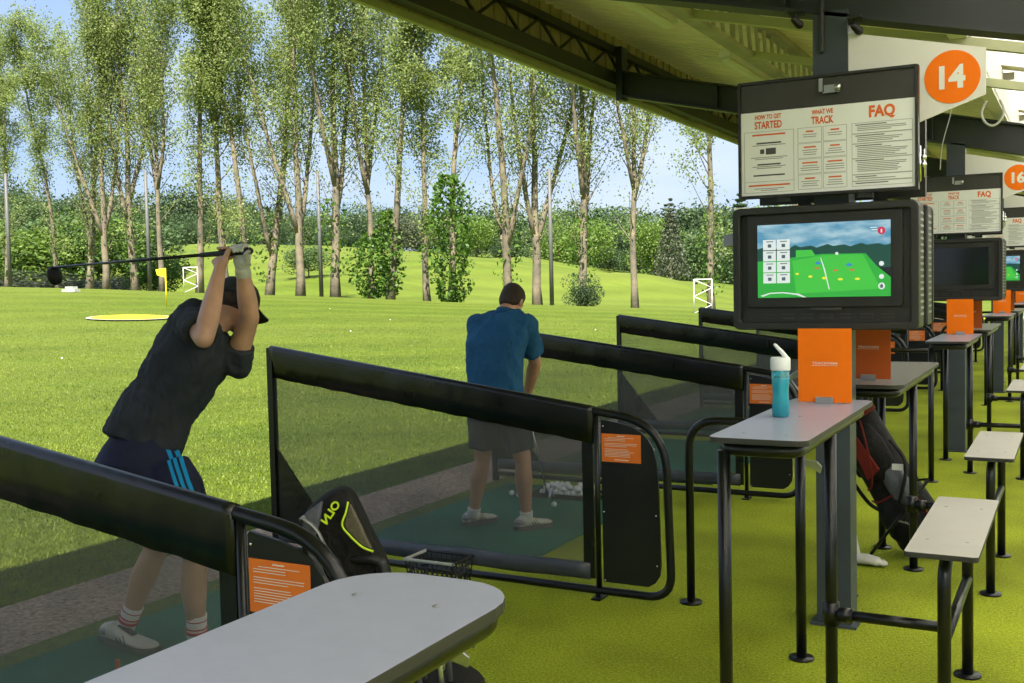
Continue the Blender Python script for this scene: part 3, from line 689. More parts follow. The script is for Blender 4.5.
MB().box((-1.355,4.760,2.352),(-.617,4.7645,2.474)).build('header_strip',M['stripdark'],bd)
px0,px1,pz0,pz1=-1.357,-.615,1.98,2.351
po=MB().box((px0,4.7595,pz0),(px1,4.7648,pz1)).build('poster',M['poster'],bd)
U=lambda u:px0+(px1-px0)*u
Zv=lambda v:pz1-(pz1-pz0)*v
yp=4.7588
def bar(mb,u0,u1,v,h,y=yp): mb.box((U(u0),y-.0004,Zv(v)-h/2),(U(u1),y,Zv(v)+h/2))
def boxline(mb,u0,u1,v0,v1,t=.0014):
    for a in (v0,v1): mb.box((U(u0),yp-.0003,Zv(a)-t/2),(U(u1),yp,Zv(a)+t/2))
    for a in (u0,u1): mb.box((U(a)-t/2,yp-.0003,Zv(v1)),(U(a)+t/2,yp,Zv(v0)))
hd=MB()
for t_,u,v,h,xs in (('HOW TO GET',.165,.062,.021,.118),('STARTED',.165,.158,.034,.122),('WHAT WE',.485,.062,.021,.092),('TRACK',.485,.158,.034,.096),('FAQ',.82,.125,.060,.106)):
    vs,fs=text_mb(t_,lambda a,b,w_,u=u,v=v:(U(u)+a,yp-.0006,Zv(v)+b),h,1,.04 if t_=='FAQ' else .03,wd=xs); hd.add(vs,fs)
sub=MB(); ln=MB(); bxs=MB(); rr=random.Random(4)
boxline(bxs,.019,.317,.235,.965); boxline(bxs,.019,.317,.835,.8352)
for v,wd in ((.275,.2),(.88,.25)): bar(sub,.168-wd/2,.168+wd/2,v,.007)
dk=MB()
for v,wd in ((.375,.15),(.63,.14),(.76,.19)): bar(dk,.168-wd/2,.168+wd/2,v,.0065)
bar(dk,.15,.21,.475,.028); bar(dk,.115,.14,.475,.02)
for v,wd in ((.40,.2),(.545,.22),(.565,.17),(.655,.2),(.675,.15),(.92,.18),(.94,.1)): bar(ln,.168-wd/2,.168+wd/2,v,.003)
for ci,(a,c) in enumerate(((.342,.48),(.489,.623))):
    for ri in range(4):
        v0=.235+ri*.1835; boxline(bxs,a,c,v0,v0+.172); m_=(a+c)/2
        wd=[.045,.07,.09,.06][ri] if ci==0 else [.05,.055,.085,.075][ri]
        bar(sub,m_-wd/2,m_+wd/2,v0+.045,.0065)
        for q in range(3 if ri else 2): wd=rr.uniform(.07,.115); bar(ln,m_-wd/2,m_+wd/2,v0+.08+.026*q,.0028)
vv=[.235,.36,.475,.645,.83,.905,.965]
for i in range(6):
    boxline(bxs,.653,.985,vv[i],vv[i+1]-.006)
    bar(dk,.672,.672+rr.uniform(.1,.2),vv[i]+.022,.0036); q=vv[i]+.045
    while q<vv[i+1]-.02: bar(ln,.682,rr.uniform(.86,.965),q,.0028); q+=.02
hd.build('heading',M['textorange'],po); sub.build('subheading',M['textorange'],po); dk.build('bold_text',M['textdark'],po); ln.build('small_text',M['textgrey'],po); bxs.build('text_box',M['textgrey'],po)
b=MB(); b.box((-1.008,4.742,2.412),(-.992,4.748,2.468)); b.box((-.985,4.735,2.408),(-.925,4.748,2.436)); b.box((-.99,4.733,2.402),(-.92,4.738,2.406)); b.tube([(-.94,4.738,2.422),(-.915,4.738,2.422)],.014,seg=10); b.build('latch',M['silver'],bd)
b=MB(); 
for z in (2.07,2.10): b.ell((-.585,4.78,z),(1,0,0),(0,1,0),(0,0,1),.013,.013,.013,10,8)
b.tube([(-.60,4.78,2.00),(-.60,4.78,2.15)],.006,seg=6); b.tube([(-.588,4.82,2.02),(-.588,4.82,2.14)],.004,seg=6); b.build('hinge_pin',M['chrome'],bd)
b=MB(); b.box((-1.2,4.76,1.945),(-1.14,4.80,1.968)); b.box((-.85,4.76,1.945),(-.79,4.80,1.968)); b.build('bracket',M['blackmatt'],bd)
# screen enclosure
en=empty('screen_enclosure',(XC,YC,1.38),'black screen housing showing a green golf course, on the nearest column','screen','screen housings on the columns')
MB().box((-1.394,4.778,1.38),(-.604,4.928,1.922)).build('housing',M['housing'],en,bevel=.008)
b=MB(); frame_ring(-1.398,-.600,1.376,1.926,.03,.034,4.742,4.780,b); b.build('front_frame',M['housing'],en,bevel=.006)
b=MB(); rrect(b,-1.334,-.666,1.475,1.892,.014,4.754,4.779); bz=b.build('bezel',M['blackmatt'],en,bevel=.004)
b=MB()
for i in range(7): b.box((-1.27+i*.085,4.772,1.425),(-1.215+i*.085,4.7775,1.431)); b.box((-1.27+i*.085,4.772,1.440),(-1.215+i*.085,4.7775,1.446))
b.box((-1.05,4.75,1.462),(-.92,4.77,1.474)); b.build('lower_vent',M['stripdark'],en)
b=MB()
for i in range(17):
    z=1.435+i*.027
    for x in (-.6035,-1.3955): b.box((x,4.80,z),(x+.0035,4.90,z+.010))
b.build('side_vent',M['clip'],en)
MB().box((-1.39,4.744,1.918),(-1.32,4.75,1.93)).build('label_strip',M['white'],en)
sc=MB().box((-1.288,4.7515,1.518),(-.712,4.7538,1.848)).build('screen',M['scr_off'],en)
sx0,sx1,sz0,sz1=-1.286,-.714,1.520,1.846
SU=lambda u:sx0+(sx1-sx0)*u
SZ=lambda v:sz1-(sz1-sz0)*v
lay=[4.7512]
def slay(poly,name,mt):
    lay[0]-=.0003; y=lay[0]; m=MB()
    for pl in poly: m.add([(SU(u),y,SZ(v)) for u,v in pl],[tuple(range(len(pl)))])
    return m.build(name,M[mt],sc)
slay([[(0,0),(1,0),(1,.42),(0,.42)]],'sky_picture','scr_sky')
tp=[(0,.33)]+[(i/24,.33-.025*math.sin(i*2.1)*(1 if i%2 else .4)-(.02 if i>6 else 0)) for i in range(1,25)]
slay([tp+[(1,.62),(0,.62)]],'tree_line_picture','scr_tree')
slay([[(0,.50),(.25,.46),(.5,.42),(.82,.43),(.9,.6),(1,.75),(1,1),(0,1)]],'grass_picture','scr_grass')
slay([[(.27,.5),(.5,.44),(.80,.44),(.93,.9),(.3,.95)],[(.3,.36),(.42,.36),(.45,.44),(.3,.46)]],'fairway_picture','scr_grass2')
slay([[(.02,.97),(.1,.93),(.2,.925),(.32,.95),(.38,1.0),(.355,1.0),(.3,.965),(.2,.94),(.1,.945),(.04,.985)],[(.485,.47),(.49,.47),(.52,.62),(.555,.9),(.548,.9),(.513,.64)]],'path_line','scr_white')
til=[]
for c_ in range(2):
    for r_ in range(4): til.append([(.045+c_*.108,.205+r_*.152),(.145+c_*.108,.205+r_*.152),(.145+c_*.108,.345+r_*.152),(.045+c_*.108,.345+r_*.152)])
slay(til,'data_tile','scr_white')
td=[]
for c_ in range(2):
    for r_ in range(4):
        x=.07+c_*.108; v=.225+r_*.152; td.append([(x,v),(x+.055,v),(x+.055,v+.012),(x,v+.012)]); td.append([(x+.012,v+.04),(x+.04,v+.04),(x+.04,v+.085),(x+.012,v+.085)])
slay(td,'tile_text','scr_dk')
def ov(u,v,a,b_,n=14): return [(u+a*math.cos(6.283*i/n),v+b_*math.sin(6.283*i/n)) for i in range(n)]
slay([ov(.31,.68,.014,.014),ov(.41,.72,.016,.016),ov(.515,.745,.018,.018),ov(.635,.765,.02,.016),ov(.76,.765,.02,.016)],'yellow_target','scr_yel')
slay([ov(.6,.645,.02,.012),ov(.72,.645,.02,.012),ov(.46,.61,.02,.012)],'orange_target','scr_or'); slay([ov(.47,.54,.02,.02),ov(.70,.575,.022,.02)],'blue_target','scr_blue')
slay([ov(.935,.14,.028,.05,20)],'red_badge','scr_red')
slay([ov(.935,.57,.018,.032),ov(.935,.74,.018,.032),ov(.935,.865,.024,.045,20),ov(.61,.42,.012,.02),[(.855,.09),(.905,.09),(.905,.1),(.855,.1)],[(.865,.12),(.905,.12),(.905,.13),(.865,.13)],[(.93,.12),(.94,.12),(.94,.165),(.93,.165)]],'round_icon','scr_white')
slay([[(.935,.835),(.95,.865),(.945,.865),(.945,.89),(.925,.89),(.925,.865),(.92,.865)]],'home_icon','scr_dk')
bn=['nearest','second','third','fourth','fifth']
for k in range(1,4):
    copy_tree(bd,None,(0,P*k,0),'info board with an FAQ heading on the %s column'%bn[k])
    copy_tree(en,None,(0,P*k,0),['','black screen housing with its screen switched off, on the second column','screen housing showing a teal golf picture, on the third column','screen housing on the fourth column'][k],skip=() if k!=1 else ('sky_picture','tree_line_picture','grass_picture','fairway_picture','path_line','data_tile','tile_text','yellow_target','orange_target','blue_target','red_badge','round_icon','home_icon'))
for k in range(0,3):
    for src,lb in ((bd,'back to back info board turned away on the far side of the %s column'%bn[k]),(en,'screen housing turned away on the far side of the %s column'%bn[k])):
        c=copy_tree(src,None,(0,P*k,0),lb); c.rotation_euler.z=math.pi
# ================================================================== DIVIDERS
DY=4.89
def divider():
    y=DY; r_=empty('bay_divider',(-2.15,y,0),'x','divider','netted dividers between the bays')
    path=arc_path([(-4.27,y,1.252),(-1.79,y,.907),(-1.765,y,.042),(-2.3,y,.042),(-4.27,y,.055)],[.24,.13,.001],8)
    MB().tube(path,.021,seg=12).build('tube_frame',M['black'],r_)
    MB().tube([(-2.155,y,.05),(-2.155,y,.95)],.015,seg=10).build('inner_post',M['black'],r_)
    MB().box((-4.285,y-.02,.0),(-4.245,y+.02,1.262)).build('field_post',M['black'],r_)
    # vinyl band wrapped over the top tube, slightly wavy
    b=MB(); n=60; rg=[]
    for i in range(n+1):
        x=-4.26+(4.26-2.17)*i/n; zt=1.252-.1391*(x+4.27)
        wv=.0015*math.sin(x*23)+.001*math.sin(x*57+1); zb=zt-.165+.003*math.sin(x*31)*math.sin(x*7)
        sec=[]
        for q in range(9):
            a=math.pi*q/8; sec.append(V(x,y+.026*math.cos(a),zt+.026*math.sin(a)))
        sec=[V(x,y+.012+wv,zb),V(x,y+.016+wv*1.6,zt-.08)]+sec+[V(x,y-.016+wv*1.6,zt-.08),V(x,y-.012+wv,zb)]
        rg.append(sec)
    b.loft(rg); b.build('vinyl_band',M['vinyl'],r_)
    b=MB(); zt=lambda x:1.252-.1391*(x+4.27)
    b.prism([(-4.24,.17),(-2.20,.17),(-2.20,zt(-2.2)-.16),(-4.24,zt(-4.24)-.16)],lambda a,c,t:(a,t,c),y-.0008,y+.0008); b.build('mesh_netting',M['net'],r_)
    b=MB(); P_=[(-4.24+2.04*i/24,y-.002+.002*math.sin(i*1.3),.135+.003*math.sin(i*.9)) for i in range(25)]; b.tube(P_,(.045,.02),seg=12,ref=(0,0,1)); b.build('bottom_pad',M['padgrey'],r_)
    MB().box((-2.235,y-.006,.10),(-2.175,y+.006,zt(-2.2)-.14)).build('side_hem',M['vinyl'],r_)
    b=MB(); b.prism([(-4.24,.66),(-4.24,.12),(-3.80,.12)],lambda a,c,t:(a,t,c),y-.005,y+.005); b.build('corner_flap',M['vinyl'],r_)
    pl=[(-2.122,.09),(-2.128,.10)]+[(-2.128,zt(-2.128)-.045),(-2.12,zt(-2.12)-.035)]+[(-2.02,zt(-2.02)-.037),(-1.96,zt(-1.96)-.045),(-1.91,zt(-1.91)-.065),(-1.875,zt(-1.875)-.095),(-1.85,zt(-1.85)-.135),(-1.836,zt(-1.836)-.19),(-1.826,.60)]+[(-1.818+.0,.2),(-1.825,.15),(-1.85,.112),(-1.885,.09)]
    pl[0:0]=[]; b=MB(); b.prism(pl,lambda a,c,t:(a,t,c),y-.006,y+.006); b.build('end_panel',M['pboard'],r_)
    sg=MB().box((-2.124,y-.0085,.706),(-1.914,y-.0065,.848)).build('warning_sign',M['orangesign'],r_)
    b=MB(); q=random.Random(2)
    b.box((-2.04,y-.0095,.836),(-2.0,y-.0087,.8395))
    for i in range(14):
        if i in (3,7): continue
        z=.828-i*.0072; b.box((-2.108 if i else -2.09,y-.0095,z),(-1.93-q.uniform(0,.07) if i else -1.95,y-.0087,z+.0017))
    b.box((-2.055,y-.0095,.716),(-1.98,y-.0087,.7195)); b.build('sign_text',M['white'],sg)
    b=MB()
    for x,z in ((-2.115,.885),(-2.118,.45),(-2.118,.10),(-1.845,.78),(-1.84,.45),(-1.838,.20)): b.ell((x,y-.008,z),(1,0,0),(0,1,0),(0,0,1),.005,.004,.005,8,6)
    b.build('bolt',M['chrome'],r_)
    b=MB(); b.box((-2.18,y-.05,0),(-2.13,y+.05,.008)); b.box((-2.168,y-.015,.008),(-2.142,y+.015,.03)); b.build('foot',M['black'],r_)
    return r_
dv=divider()
dl={-1:'netted divider nearest the camera, at the bottom left',0:'netted divider behind the golfer swinging a driver, with the basket beside it',1:'netted divider just behind the golfer in the blue polo',2:'fourth netted divider from the camera, with its field end left of the monitor',3:'fifth netted divider, its field end touching the monitor'}
for j in range(-1,8):
    if j==0: dv['label']=dl[0]; continue
    _c=copy_tree(dv,None,((.135 if j==-1 else 0),2.71*j-(.01 if j==-1 else 0),0),dl.get(j,'%s netted divider from the camera, far down the row of bays'%ordn[j+1]))
    if j==-1: _c.scale.z=1.036
# hoops
def hoop():
    y=5.005; r_=empty('hoop_rail',(-1.707,y,0),'x','rail','black hoop rails beside the columns')
    MB().tube(arc_path([(-1.707,y,0),(-1.707,y,.918),(-1.08,y,.918)],.15,8),.0205,seg=12).build('rail',M['black'],r_)
    b=MB(); b.tube([(-1.707,y,0),(-1.707,y,.01)],.055,seg=20); b.build('foot_plate',M['black'],r_); return r_
hp=hoop(); hp['label']='black hoop rail left of the nearest column'
for k in range(1,4): copy_tree(hp,None,(0,P*k,0),'black hoop rail left of the %s column'%bn[k])
# ================================================================== TABLES, BENCHES
def plate(b,x,y,r=.052): b.tube([(x,y,0),(x,y,.009)],r,seg=20)
def table(x0,x1,y0,y1,legs,rad,near,mt,label,group='bar tables at the columns'):
    r_=empty('bar_table',((x0+x1)/2,(y0+y1)/2,0),label,'table',group)
    b=MB(); b.m=0; b.prism(rect_round(x0,x1,y0,y1,rad,6),XY,1.0815,1.10); b.m=0
    t=b.build('tabletop',M[mt],r_,bevel=.0015)
    t.data.materials.append(M['edge'])
    for p in t.data.polygons:
        if abs(p.normal.z)<.5: p.material_index=1
    i=.045; MB().tube(arc_path([(x0+i,(y0+y1)/2,1.058),(x0+i,y0+i,1.058),(x1-i,y0+i,1.058),(x1-i,y1-i,1.058),(x0+i,y1-i,1.058),(x0+i,(y0+y1)/2,1.058)],.05,5),.022,seg=10).build('under_frame',M['black'],r_)
    for x,y in legs:
        MB().tube([(x,y,0),(x,y,1.05)],.0215,seg=14).build('leg',M['black'],r_)
        b=MB(); plate(b,x,y); b.build('foot_plate',M['black'],r_)
    b=MB()
    for x,y in ((x0+.09,y0+.12),(x1-.09,y0+.12),(x0+.09,y1-.15),(x1-.09,y1-.15),((x0+x1)/2,(y0+y1)/2)): b.tube([(x,y,1.1002),(x,y,1.1012)],.007,seg=10)
    b.build('screw_cap',M['clip'],r_)
    return r_
tA=table(-1.062,-.742,3.285,4.49,[(-1.022,3.34),(-1.032,4.44),(-.785,3.84)],.04,1,'tabletop','bar table with the blue bottle and bright orange leaflet, before the nearest column')
tB=table(-1.06,-.72,5.14,6.6,[(-1.03,5.44),(-1.03,6.5),(-.80,6.07)],.07,1,'tablebrown','bar table with the orange leaflet coloured as if in shade, just behind the nearest column')
tF=table(-1.135,-.80,.15,1.535,[(-1.06,1.38),(-.87,.3)],.12,1,'tabletop','grey bar table in the bottom foreground, cut by the picture edge')
for k in range(1,4):
    copy_tree(tA,None,(0,P*k,0),'bar table with a bright orange leaflet, before the %s column'%bn[k]); copy_tree(tB,None,(0,P*k,0),'bar table with an orange leaflet coloured as if in shade, behind the %s column'%bn[k])
def leaflet(x,y,mt,label,grp):
    r_=empty('leaflet_stand',(x,y,1.1),label,'leaflet',grp)
    pn=MB().box((x-.105,y-.002,1.104),(x+.105,y+.002,1.401)).build('panel',M[mt],r_)
    b=MB(); vs,fs=text_mb('TRACKMAN',lambda u,v,w_:(x+u,y-.0026,1.262+v),.0095,1.35,.0); b.add(vs,fs); b.box((x-.052,y-.0028,1.2515),(x+.05,y-.0024,1.2527)); b.build('lettering',M['poster'],pn)
    MB().box((x-.035,y-.018,1.1),(x+.035,y+.018,1.126)).build('clip',M['clip'],r_,bevel=.002); return r_
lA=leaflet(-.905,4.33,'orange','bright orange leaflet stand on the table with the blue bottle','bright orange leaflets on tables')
lB=leaflet(-.918,5.40,'orange_shaded','orange leaflet stand, coloured as if in shade, just behind the nearest bright orange one','orange leaflets coloured as if in shade on tables')
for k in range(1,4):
    copy_tree(lA,None,(0,P*k,0),'bright orange leaflet stand on the table before the %s column'%bn[k]); copy_tree(lB,None,(0,P*k,0),'orange leaflet stand, coloured as if in shade, on the table behind the %s column'%bn[k])
def bench(legx,legy,label):
    x0,x1,y0,y1=-.51,-.283,3.635,4.61
    r_=empty('bench',(-.39,4.1,0),label,'bench','high benches beside the bar tables')
    b=MB(); b.prism(rect_round(x0,x1,y0,y1,.015,3),XY,.682,.70); t=b.build('seat',M['seat'],r_,bevel=.001)
    t.data.materials.append(M['edge'])
    for p in t.data.polygons:
        if abs(p.normal.z)<.5: p.material_index=1
    xc=-.392
    MB().tube(arc_path([(xc,3.70,0),(xc,3.70,.655),(xc,4.52,.655),(xc,4.52,0)],.09,7),.0215,seg=14).build('hoop_leg',M['black'],r_)
    MB().tube([(xc,3.70,.395),(xc,4.52,.395)],.019,seg=12).build('foot_bar',M['black'],r_)
    if legx is not None:
        MB().tube([(legx,legy,.398),(xc,legy,.398)],.019,seg=12).build('cross_bar',M['black'],r_)
        b=MB(); b.tube([(legx,legy,.36),(legx,legy,.44)],.029,seg=14); b.tube([(legx+.02,legy,.398),(legx+.075,legy,.398)],.027,seg=14); b.tube([(legx-.03,legy,.40),(legx-.02,legy,.40)],.008,seg=8); b.build('clamp',M['black'],r_)
    b=MB(); plate(b,xc,3.70); plate(b,xc,4.52); b.build('foot_plate',M['black'],r_)
    b=MB()
    for x in (x0+.05,x1-.05):
        for y in (y0+.2,y1-.2): b.tube([(x,y,.7002),(x,y,.701)],.006,seg=8)
    b.build('screw_cap',M['clip'],r_); return r_
bA=bench(-.785,3.84,'pale topped high bench nearest the camera, beside the bottle table')
bB=copy_tree(bA,None,(0,2.04,0),'pale topped high bench second from the camera, right of the red trimmed golf bag')
for k in range(1,4):
    copy_tree(bA,None,(0,P*k,0),'pale topped high bench beside the table before the %s column'%bn[k]); copy_tree(bA,None,(0,P*k+2.04,0),'pale topped high bench behind the %s column'%bn[k])
# far shelter end
b=MB(); c=Vector((-12.0,39.5,3.5)); HX,HY=1.45,.75
rt=empty('timber_hut',(-12+HX,40.5+HY,0),'small grey roofed hut seen left of the monitor edge','hut')
b.add([(a_+HX,b_+HY,c_) for a_,b_,c_ in [(-13.4,38.6,3.3),(-10,38.6,4.3),(-10,43,4.3),(-13.4,43,3.3),(-13.4,38.6,2.9),(-10,38.6,3.3),(-10,43,3.3),(-13.4,43,2.9)]],[(0,1,2,3),(4,7,6,5),(0,4,5,1),(2,6,7,3),(0,3,7,4),(1,5,6,2)]); b.build('roof',M['rafter'],rt)
MB().box((-11.9+HX,39.4+HY,-.2),(-10.1+HX,42.6+HY,3.15)).build('wall',M['housing'],rt)
# ================================================================== SMALL THINGS
# water bottle
x,y=-.965,3.86
r_=empty('water_bottle',(x,y,1.1),'blue translucent water bottle with a white flip lid on the bar table','bottle')
def lathe(mb,x,y,prof,seg=24,smooth=True): return mb.loft([[V(x+r*math.cos(6.2832*i/seg),y+r*math.sin(6.2832*i/seg),z) for i in range(seg)] for z,r in prof],True,smooth)
lathe(MB(),x,y,[(1.101,.028),(1.106,.031),(1.15,.031),(1.17,.029),(1.20,.029),(1.22,.031),(1.275,.032)]).build('bottle_body',M['water'],r_)
lathe(MB(),x,y,[(1.105,.024),(1.24,.026)]).build('water',mat('bottle_liquid',(.06,.72,.88),.1,trans=.25),r_)
lathe(MB(),x,y,[(1.27,.034),(1.272,.036),(1.312,.036),(1.318,.033)]).build('lid',M['lid'],r_,bevel=.002)
MB().tube([(x+.022,y,1.316),(x+.005,y,1.338),(x-.018,y,1.362)],[(.009,.012),(.008,.011),(.006,.009)],seg=10,rnd=True).build('spout',M['lid'],r_)
# ball basket
bx,by=-2.93,4.60
r_=empty('ball_basket',(bx,by,0),'black lattice ball basket with a pale rim beside the second divider','basket')
b=MB(); hx,hy=.145,.10
def pt(side,t,z):
    f=.82+.18*z/.2; 
    return {0:V(bx-hx*f+2*hx*f*t,by-hy*f,z),1:V(bx+hx*f,by-hy*f+2*hy*f*t,z),2:V(bx+hx*f-2*hx*f*t,by+hy*f,z),3:V(bx-hx*f,by+hy*f-2*hy*f*t,z)}[side]
for sd_ in range(4):
    n=9 if sd_%2==0 else 6
    for i in range(n+1): b.tube([pt(sd_,i/n,.005),pt(sd_,i/n,.2)],.0045,seg=4)
    for z in (.008,.05,.09,.13,.165): b.tube([pt(sd_,0,z),pt(sd_,1,z)],.0045,seg=4)
b.box((bx-hx*.82,by-hy*.82,.002),(bx+hx*.82,by+hy*.82,.01)); b.build('lattice',M['blackmatt'],r_)
b=MB(); b.tube([pt(0,0,.2),pt(0,1,.2)],.009,seg=8,rnd=True); b.tube([pt(3,0,.2),pt(3,1,.2)],.009,seg=8,rnd=True); b.build('pale_rim',M['greymat'],r_)
b=MB(); b.tube([pt(1,0,.2),pt(1,1,.2)],.009,seg=8,rnd=True); b.tube([pt(2,0,.2),pt(2,1,.2)],.009,seg=8,rnd=True); b.build('dark_rim',M['blackmatt'],r_)
# ball tray and balls
ty=7.13
r_=empty('ball_tray',(-3.42,ty,0),'low black ball tray on the mat behind the blue polo golfer','tray')
b=MB(); b.box((-3.66,ty-.14,.017),(-3.10,ty+.14,.03)); 
for a in ((-3.66,ty-.14,-3.10,ty-.12),(-3.66,ty+.12,-3.10,ty+.14),(-3.66,ty-.12,-3.64,ty+.12),(-3.12,ty-.12,-3.10,ty+.12)): b.box((a[0],a[1],.03),(a[2],a[3],.05))
b.build('tray',M['blackmatt'],r_)
ballmb=MB().ell((0,0,0),(1,0,0),(0,1,0),(0,0,1),.0214,.0214,.0214,14,9)
ball0=None; rr=random.Random(9); spots=[]
for i in range(46):
    for _ in range(40):
        x=-3.56+.40*rr.random(); y=ty-.10+.2*rr.random(); lvl=rr.choice([0,0,1]) if x<-3.35 else rr.choice([0,0,0,1]); z=.0515+lvl*.036
        if all((x-a)**2+(y-b_)**2+(z-c)**2>.042**2 for a,b_,c in spots): spots.append((x,y,z)); break
nt_=len(spots)
spots+=[(-3.78,6.98,.0375),(-3.70,6.94,.0375),(-3.74,7.05,.0375)]
for i,(x,y,z) in enumerate(spots):
    if ball0 is None: o=ballmb.build('golf_ball',M['ball']); ball0=o
    else: o=ball0.copy(); COL.objects.link(o)
    o.location=(x,y,z)
    tag(o,'white golf ball heaped in the black tray behind the blue polo golfer' if i<nt_ else 'loose white golf ball just left of the ball tray','ball','golf balls in the tray' if i<nt_ else 'loose golf balls left of the tray')
o=ball0.copy(); COL.objects.link(o); o.location=(-3.30,6.72,.0375); tag(o,'single white golf ball on the mat in front of the blue polo golfer','ball'); del o['group']
lb=['first','second','third','fourth','fifth','sixth','seventh']
for i,(px,d) in enumerate(((190,30),(250,26),(350,33),(390,40),(595,35),(60,24),(330,48))):
    s=(px-512)/1060; x,y,z=vd(s*d,d); o=ball0.copy(); COL.objects.link(o); o.location=(x,y,z+.02); tag(o,'tiny white golf ball lying on the sunlit lawn','ball','golf balls scattered on the lawn')
# orange tee
o=lathe(MB(),-3.56,3.06,[(.016,.022),(.022,.02),(.03,.009),(.06,.008),(.066,.013)],12).build('rubber_tee',M['rubber'],origin=(-3.56,3.06,.016)); tag(o,'small orange rubber tee on the mat by the left shoe of the swinging golfer','tee')
# ---- golf clubs helper
def club(mbs,p_butt,p_head,kind='iron',hd=(1,0,0)):
    p=Vector(p_butt);q=Vector(p_head);d=(q-p).normalized(); L=(q-p).length
    return p,q,d,L
def golf_club(name,p,q,label,kind='iron',face=(0,0,1)):
    p=Vector(p);q=Vector(q);d=(q-p).normalized(); r_=empty(name,q,label,'golf club')
    MB().tube([p,p+d*.27],[.0145,.0105],seg=10,rnd=True).build('grip',M['grip'],r_)
    MB().tube([p+d*.26,q],[.0075,.0055],seg=8).build('shaft',M['silver'] if kind=='iron' else M['black'],r_)
    f=Vector(face).normalized(); sdv=d.cross(f).normalized()
    if kind=='iron':
        b=MB(); b.prism([(-.005,-.01),(.055,-.012),(.078,.012),(.072,.045),(.02,.02),(-.005,.012)],lambda a,c,t:q+sdv*a-d*c+f*t,-.006,.010); b.build('club_head',M['silver'],r_,bevel=.003)
    else:
        b=MB(); rings=[]
        for t,sx,sy in ((-.04,.01,.008),(-.03,.028,.016),(-.012,.04,.022),(.012,.043,.025),(.034,.037,.022),(.048,.022,.014),(.053,.004,.004)):
            c=q+sdv*(.035+t)+d*.015
            rings.append([c+f*(sx*math.cos(6.283*i/16))+d*(sy*math.sin(6.283*i/16)) for i in range(16)])
        b.loft(rings); b.build('club_head',M['clubhead'],r_)
    return r_
# ---- golf bags
def bag_body(axis0,axis1,prof,ref,mt,root,name='bag_body',seg=20,n=20):
    a=Vector(axis0);c=Vector(axis1); P_=[a.lerp(c,t) for t,_,_ in prof]; b=MB(); b.tube(P_,[(u,v) for _,u,v in prof],seg=seg,ref=ref); 
    return b.build(name,M[mt],root)
def wrinkle(o,amp=.006,fr=9):
    me=o.data; nn=[v.normal.copy() for v in me.vertices]; co=[]
    for v,n_ in zip(me.vertices,nn): co.extend(v.co+n_*(amp*noise.noise(v.co*fr)+amp*.5*noise.noise(v.co*fr*2.7)))
    me.vertices.foreach_set('co',co); me.update()
# bag behind nearest divider
BO=V(-2.046,2.634,.813); E1=V(.8812,.4722,-.022); E2=V(-.005,.057,.998); EN=V(.4727,-.8797,.0)
def bq(u,v,h): return BO+E1*u+E2*v+EN*h
r_=empty('golf_bag',(-2.03,2.72,0),'dark golf bag with neon yellow lettering behind the nearest divider','golf bag')
out_=[(-.118,.080),(-.095,.110),(-.05,.145),(-.012,.163),(.012,.162),(.032,.148),(.055,.105),(.082,.045),(.112,-.02),(.15,-.085),(.165,-.16),(.13,-.28),(-.06,-.28),(-.10,-.15),(-.125,.0)]
b=MB(); rings=[]
cu_,cv_=.02,-.03
for h,k in ((-.17,.72),(-.13,.93),(-.07,1.0),(-.02,1.0),(.02,.965),(.04,.9)): rings.append([bq(cu_+(u-cu_)*k,cv_+(v-cv_)*k,h) for u,v in out_])
b.loft(rings); o=b.build('hood',M['bagblack'],r_); 
sb=o.modifiers.new('s','SUBSURF'); sb.levels=2; sb.render_levels=2
b=MB(); b.tube([bq(.03,-.2,-.07),(-1.97,2.80,.30),(-1.93,2.84,.02)],[.13,.135,.13],seg=22,rnd=False); b.build('bag_body',M['baggrey'],r_)
pl=[(-.11,.085),(-.085,.105),(-.045,.135),(-.055,.06),(-.075,.0),(-.04,-.09),(.0,-.16),(-.02,-.18),(-.07,-.10),(-.105,.02)]
b=MB(); b.prism(pl,lambda a_,c_,t:bq(a_,c_,t),.0,.052); b.build('grey_side_panel',M['baggrey'],r_,bevel=.01)
b=MB(); b.prism([(.038,.125),(.055,.095),(.085,.03),(.108,-.018),(.075,-.005),(.035,.035),(.018,.06)],lambda a_,c_,t:bq(a_,c_,t),.02,.046); b.build('mesh_pocket',M['bagmesh'],r_,bevel=.006)
MB().tube(smooth_path([bq(.034,.132,.045),bq(.028,.10,.052),bq(.017,.062,.055),(bq(.04,.03,.055)),bq(.078,-.006,.052),bq(.112,-.022,.045)],5),.0035,seg=6).build('neon_piping',M['neon'],r_)
vs,fs=text_mb('OLN',lambda u,v,w_:bq(-.018-.56*u-.83*v,.102-.83*u+.56*v,.056),.026,1,.035,wd=.078); MB().add(vs,fs).build('lettering',M['neon'],r_)
MB().tube(smooth_path([bq(-.112,.075,.03),bq(-.10,.085,.07),bq(-.06,.055,.075),bq(-.03,.0,.075),(bq(.0,-.05,.075)),bq(.03,-.12,.07)],6),(.012,.004),seg=8,ref=tuple(EN)).build('strap',M['clip'],r_)
b=MB(); b.tube(smooth_path([bq(.05,-.05,.03),bq(.10,-.045,.05),bq(.135,-.055,.05),bq(.145,-.09,.05),bq(.18,-.11,.05),bq(.195,-.125,.05)],5),[.014]*10+[.019]*10+[.013]*6,seg=10,rnd=True); b.tube([bq(.14,-.08,.04),(-1.72,2.98,.02)],.009,seg=8); b.build('stand_leg',M['blackmatt'],r_)
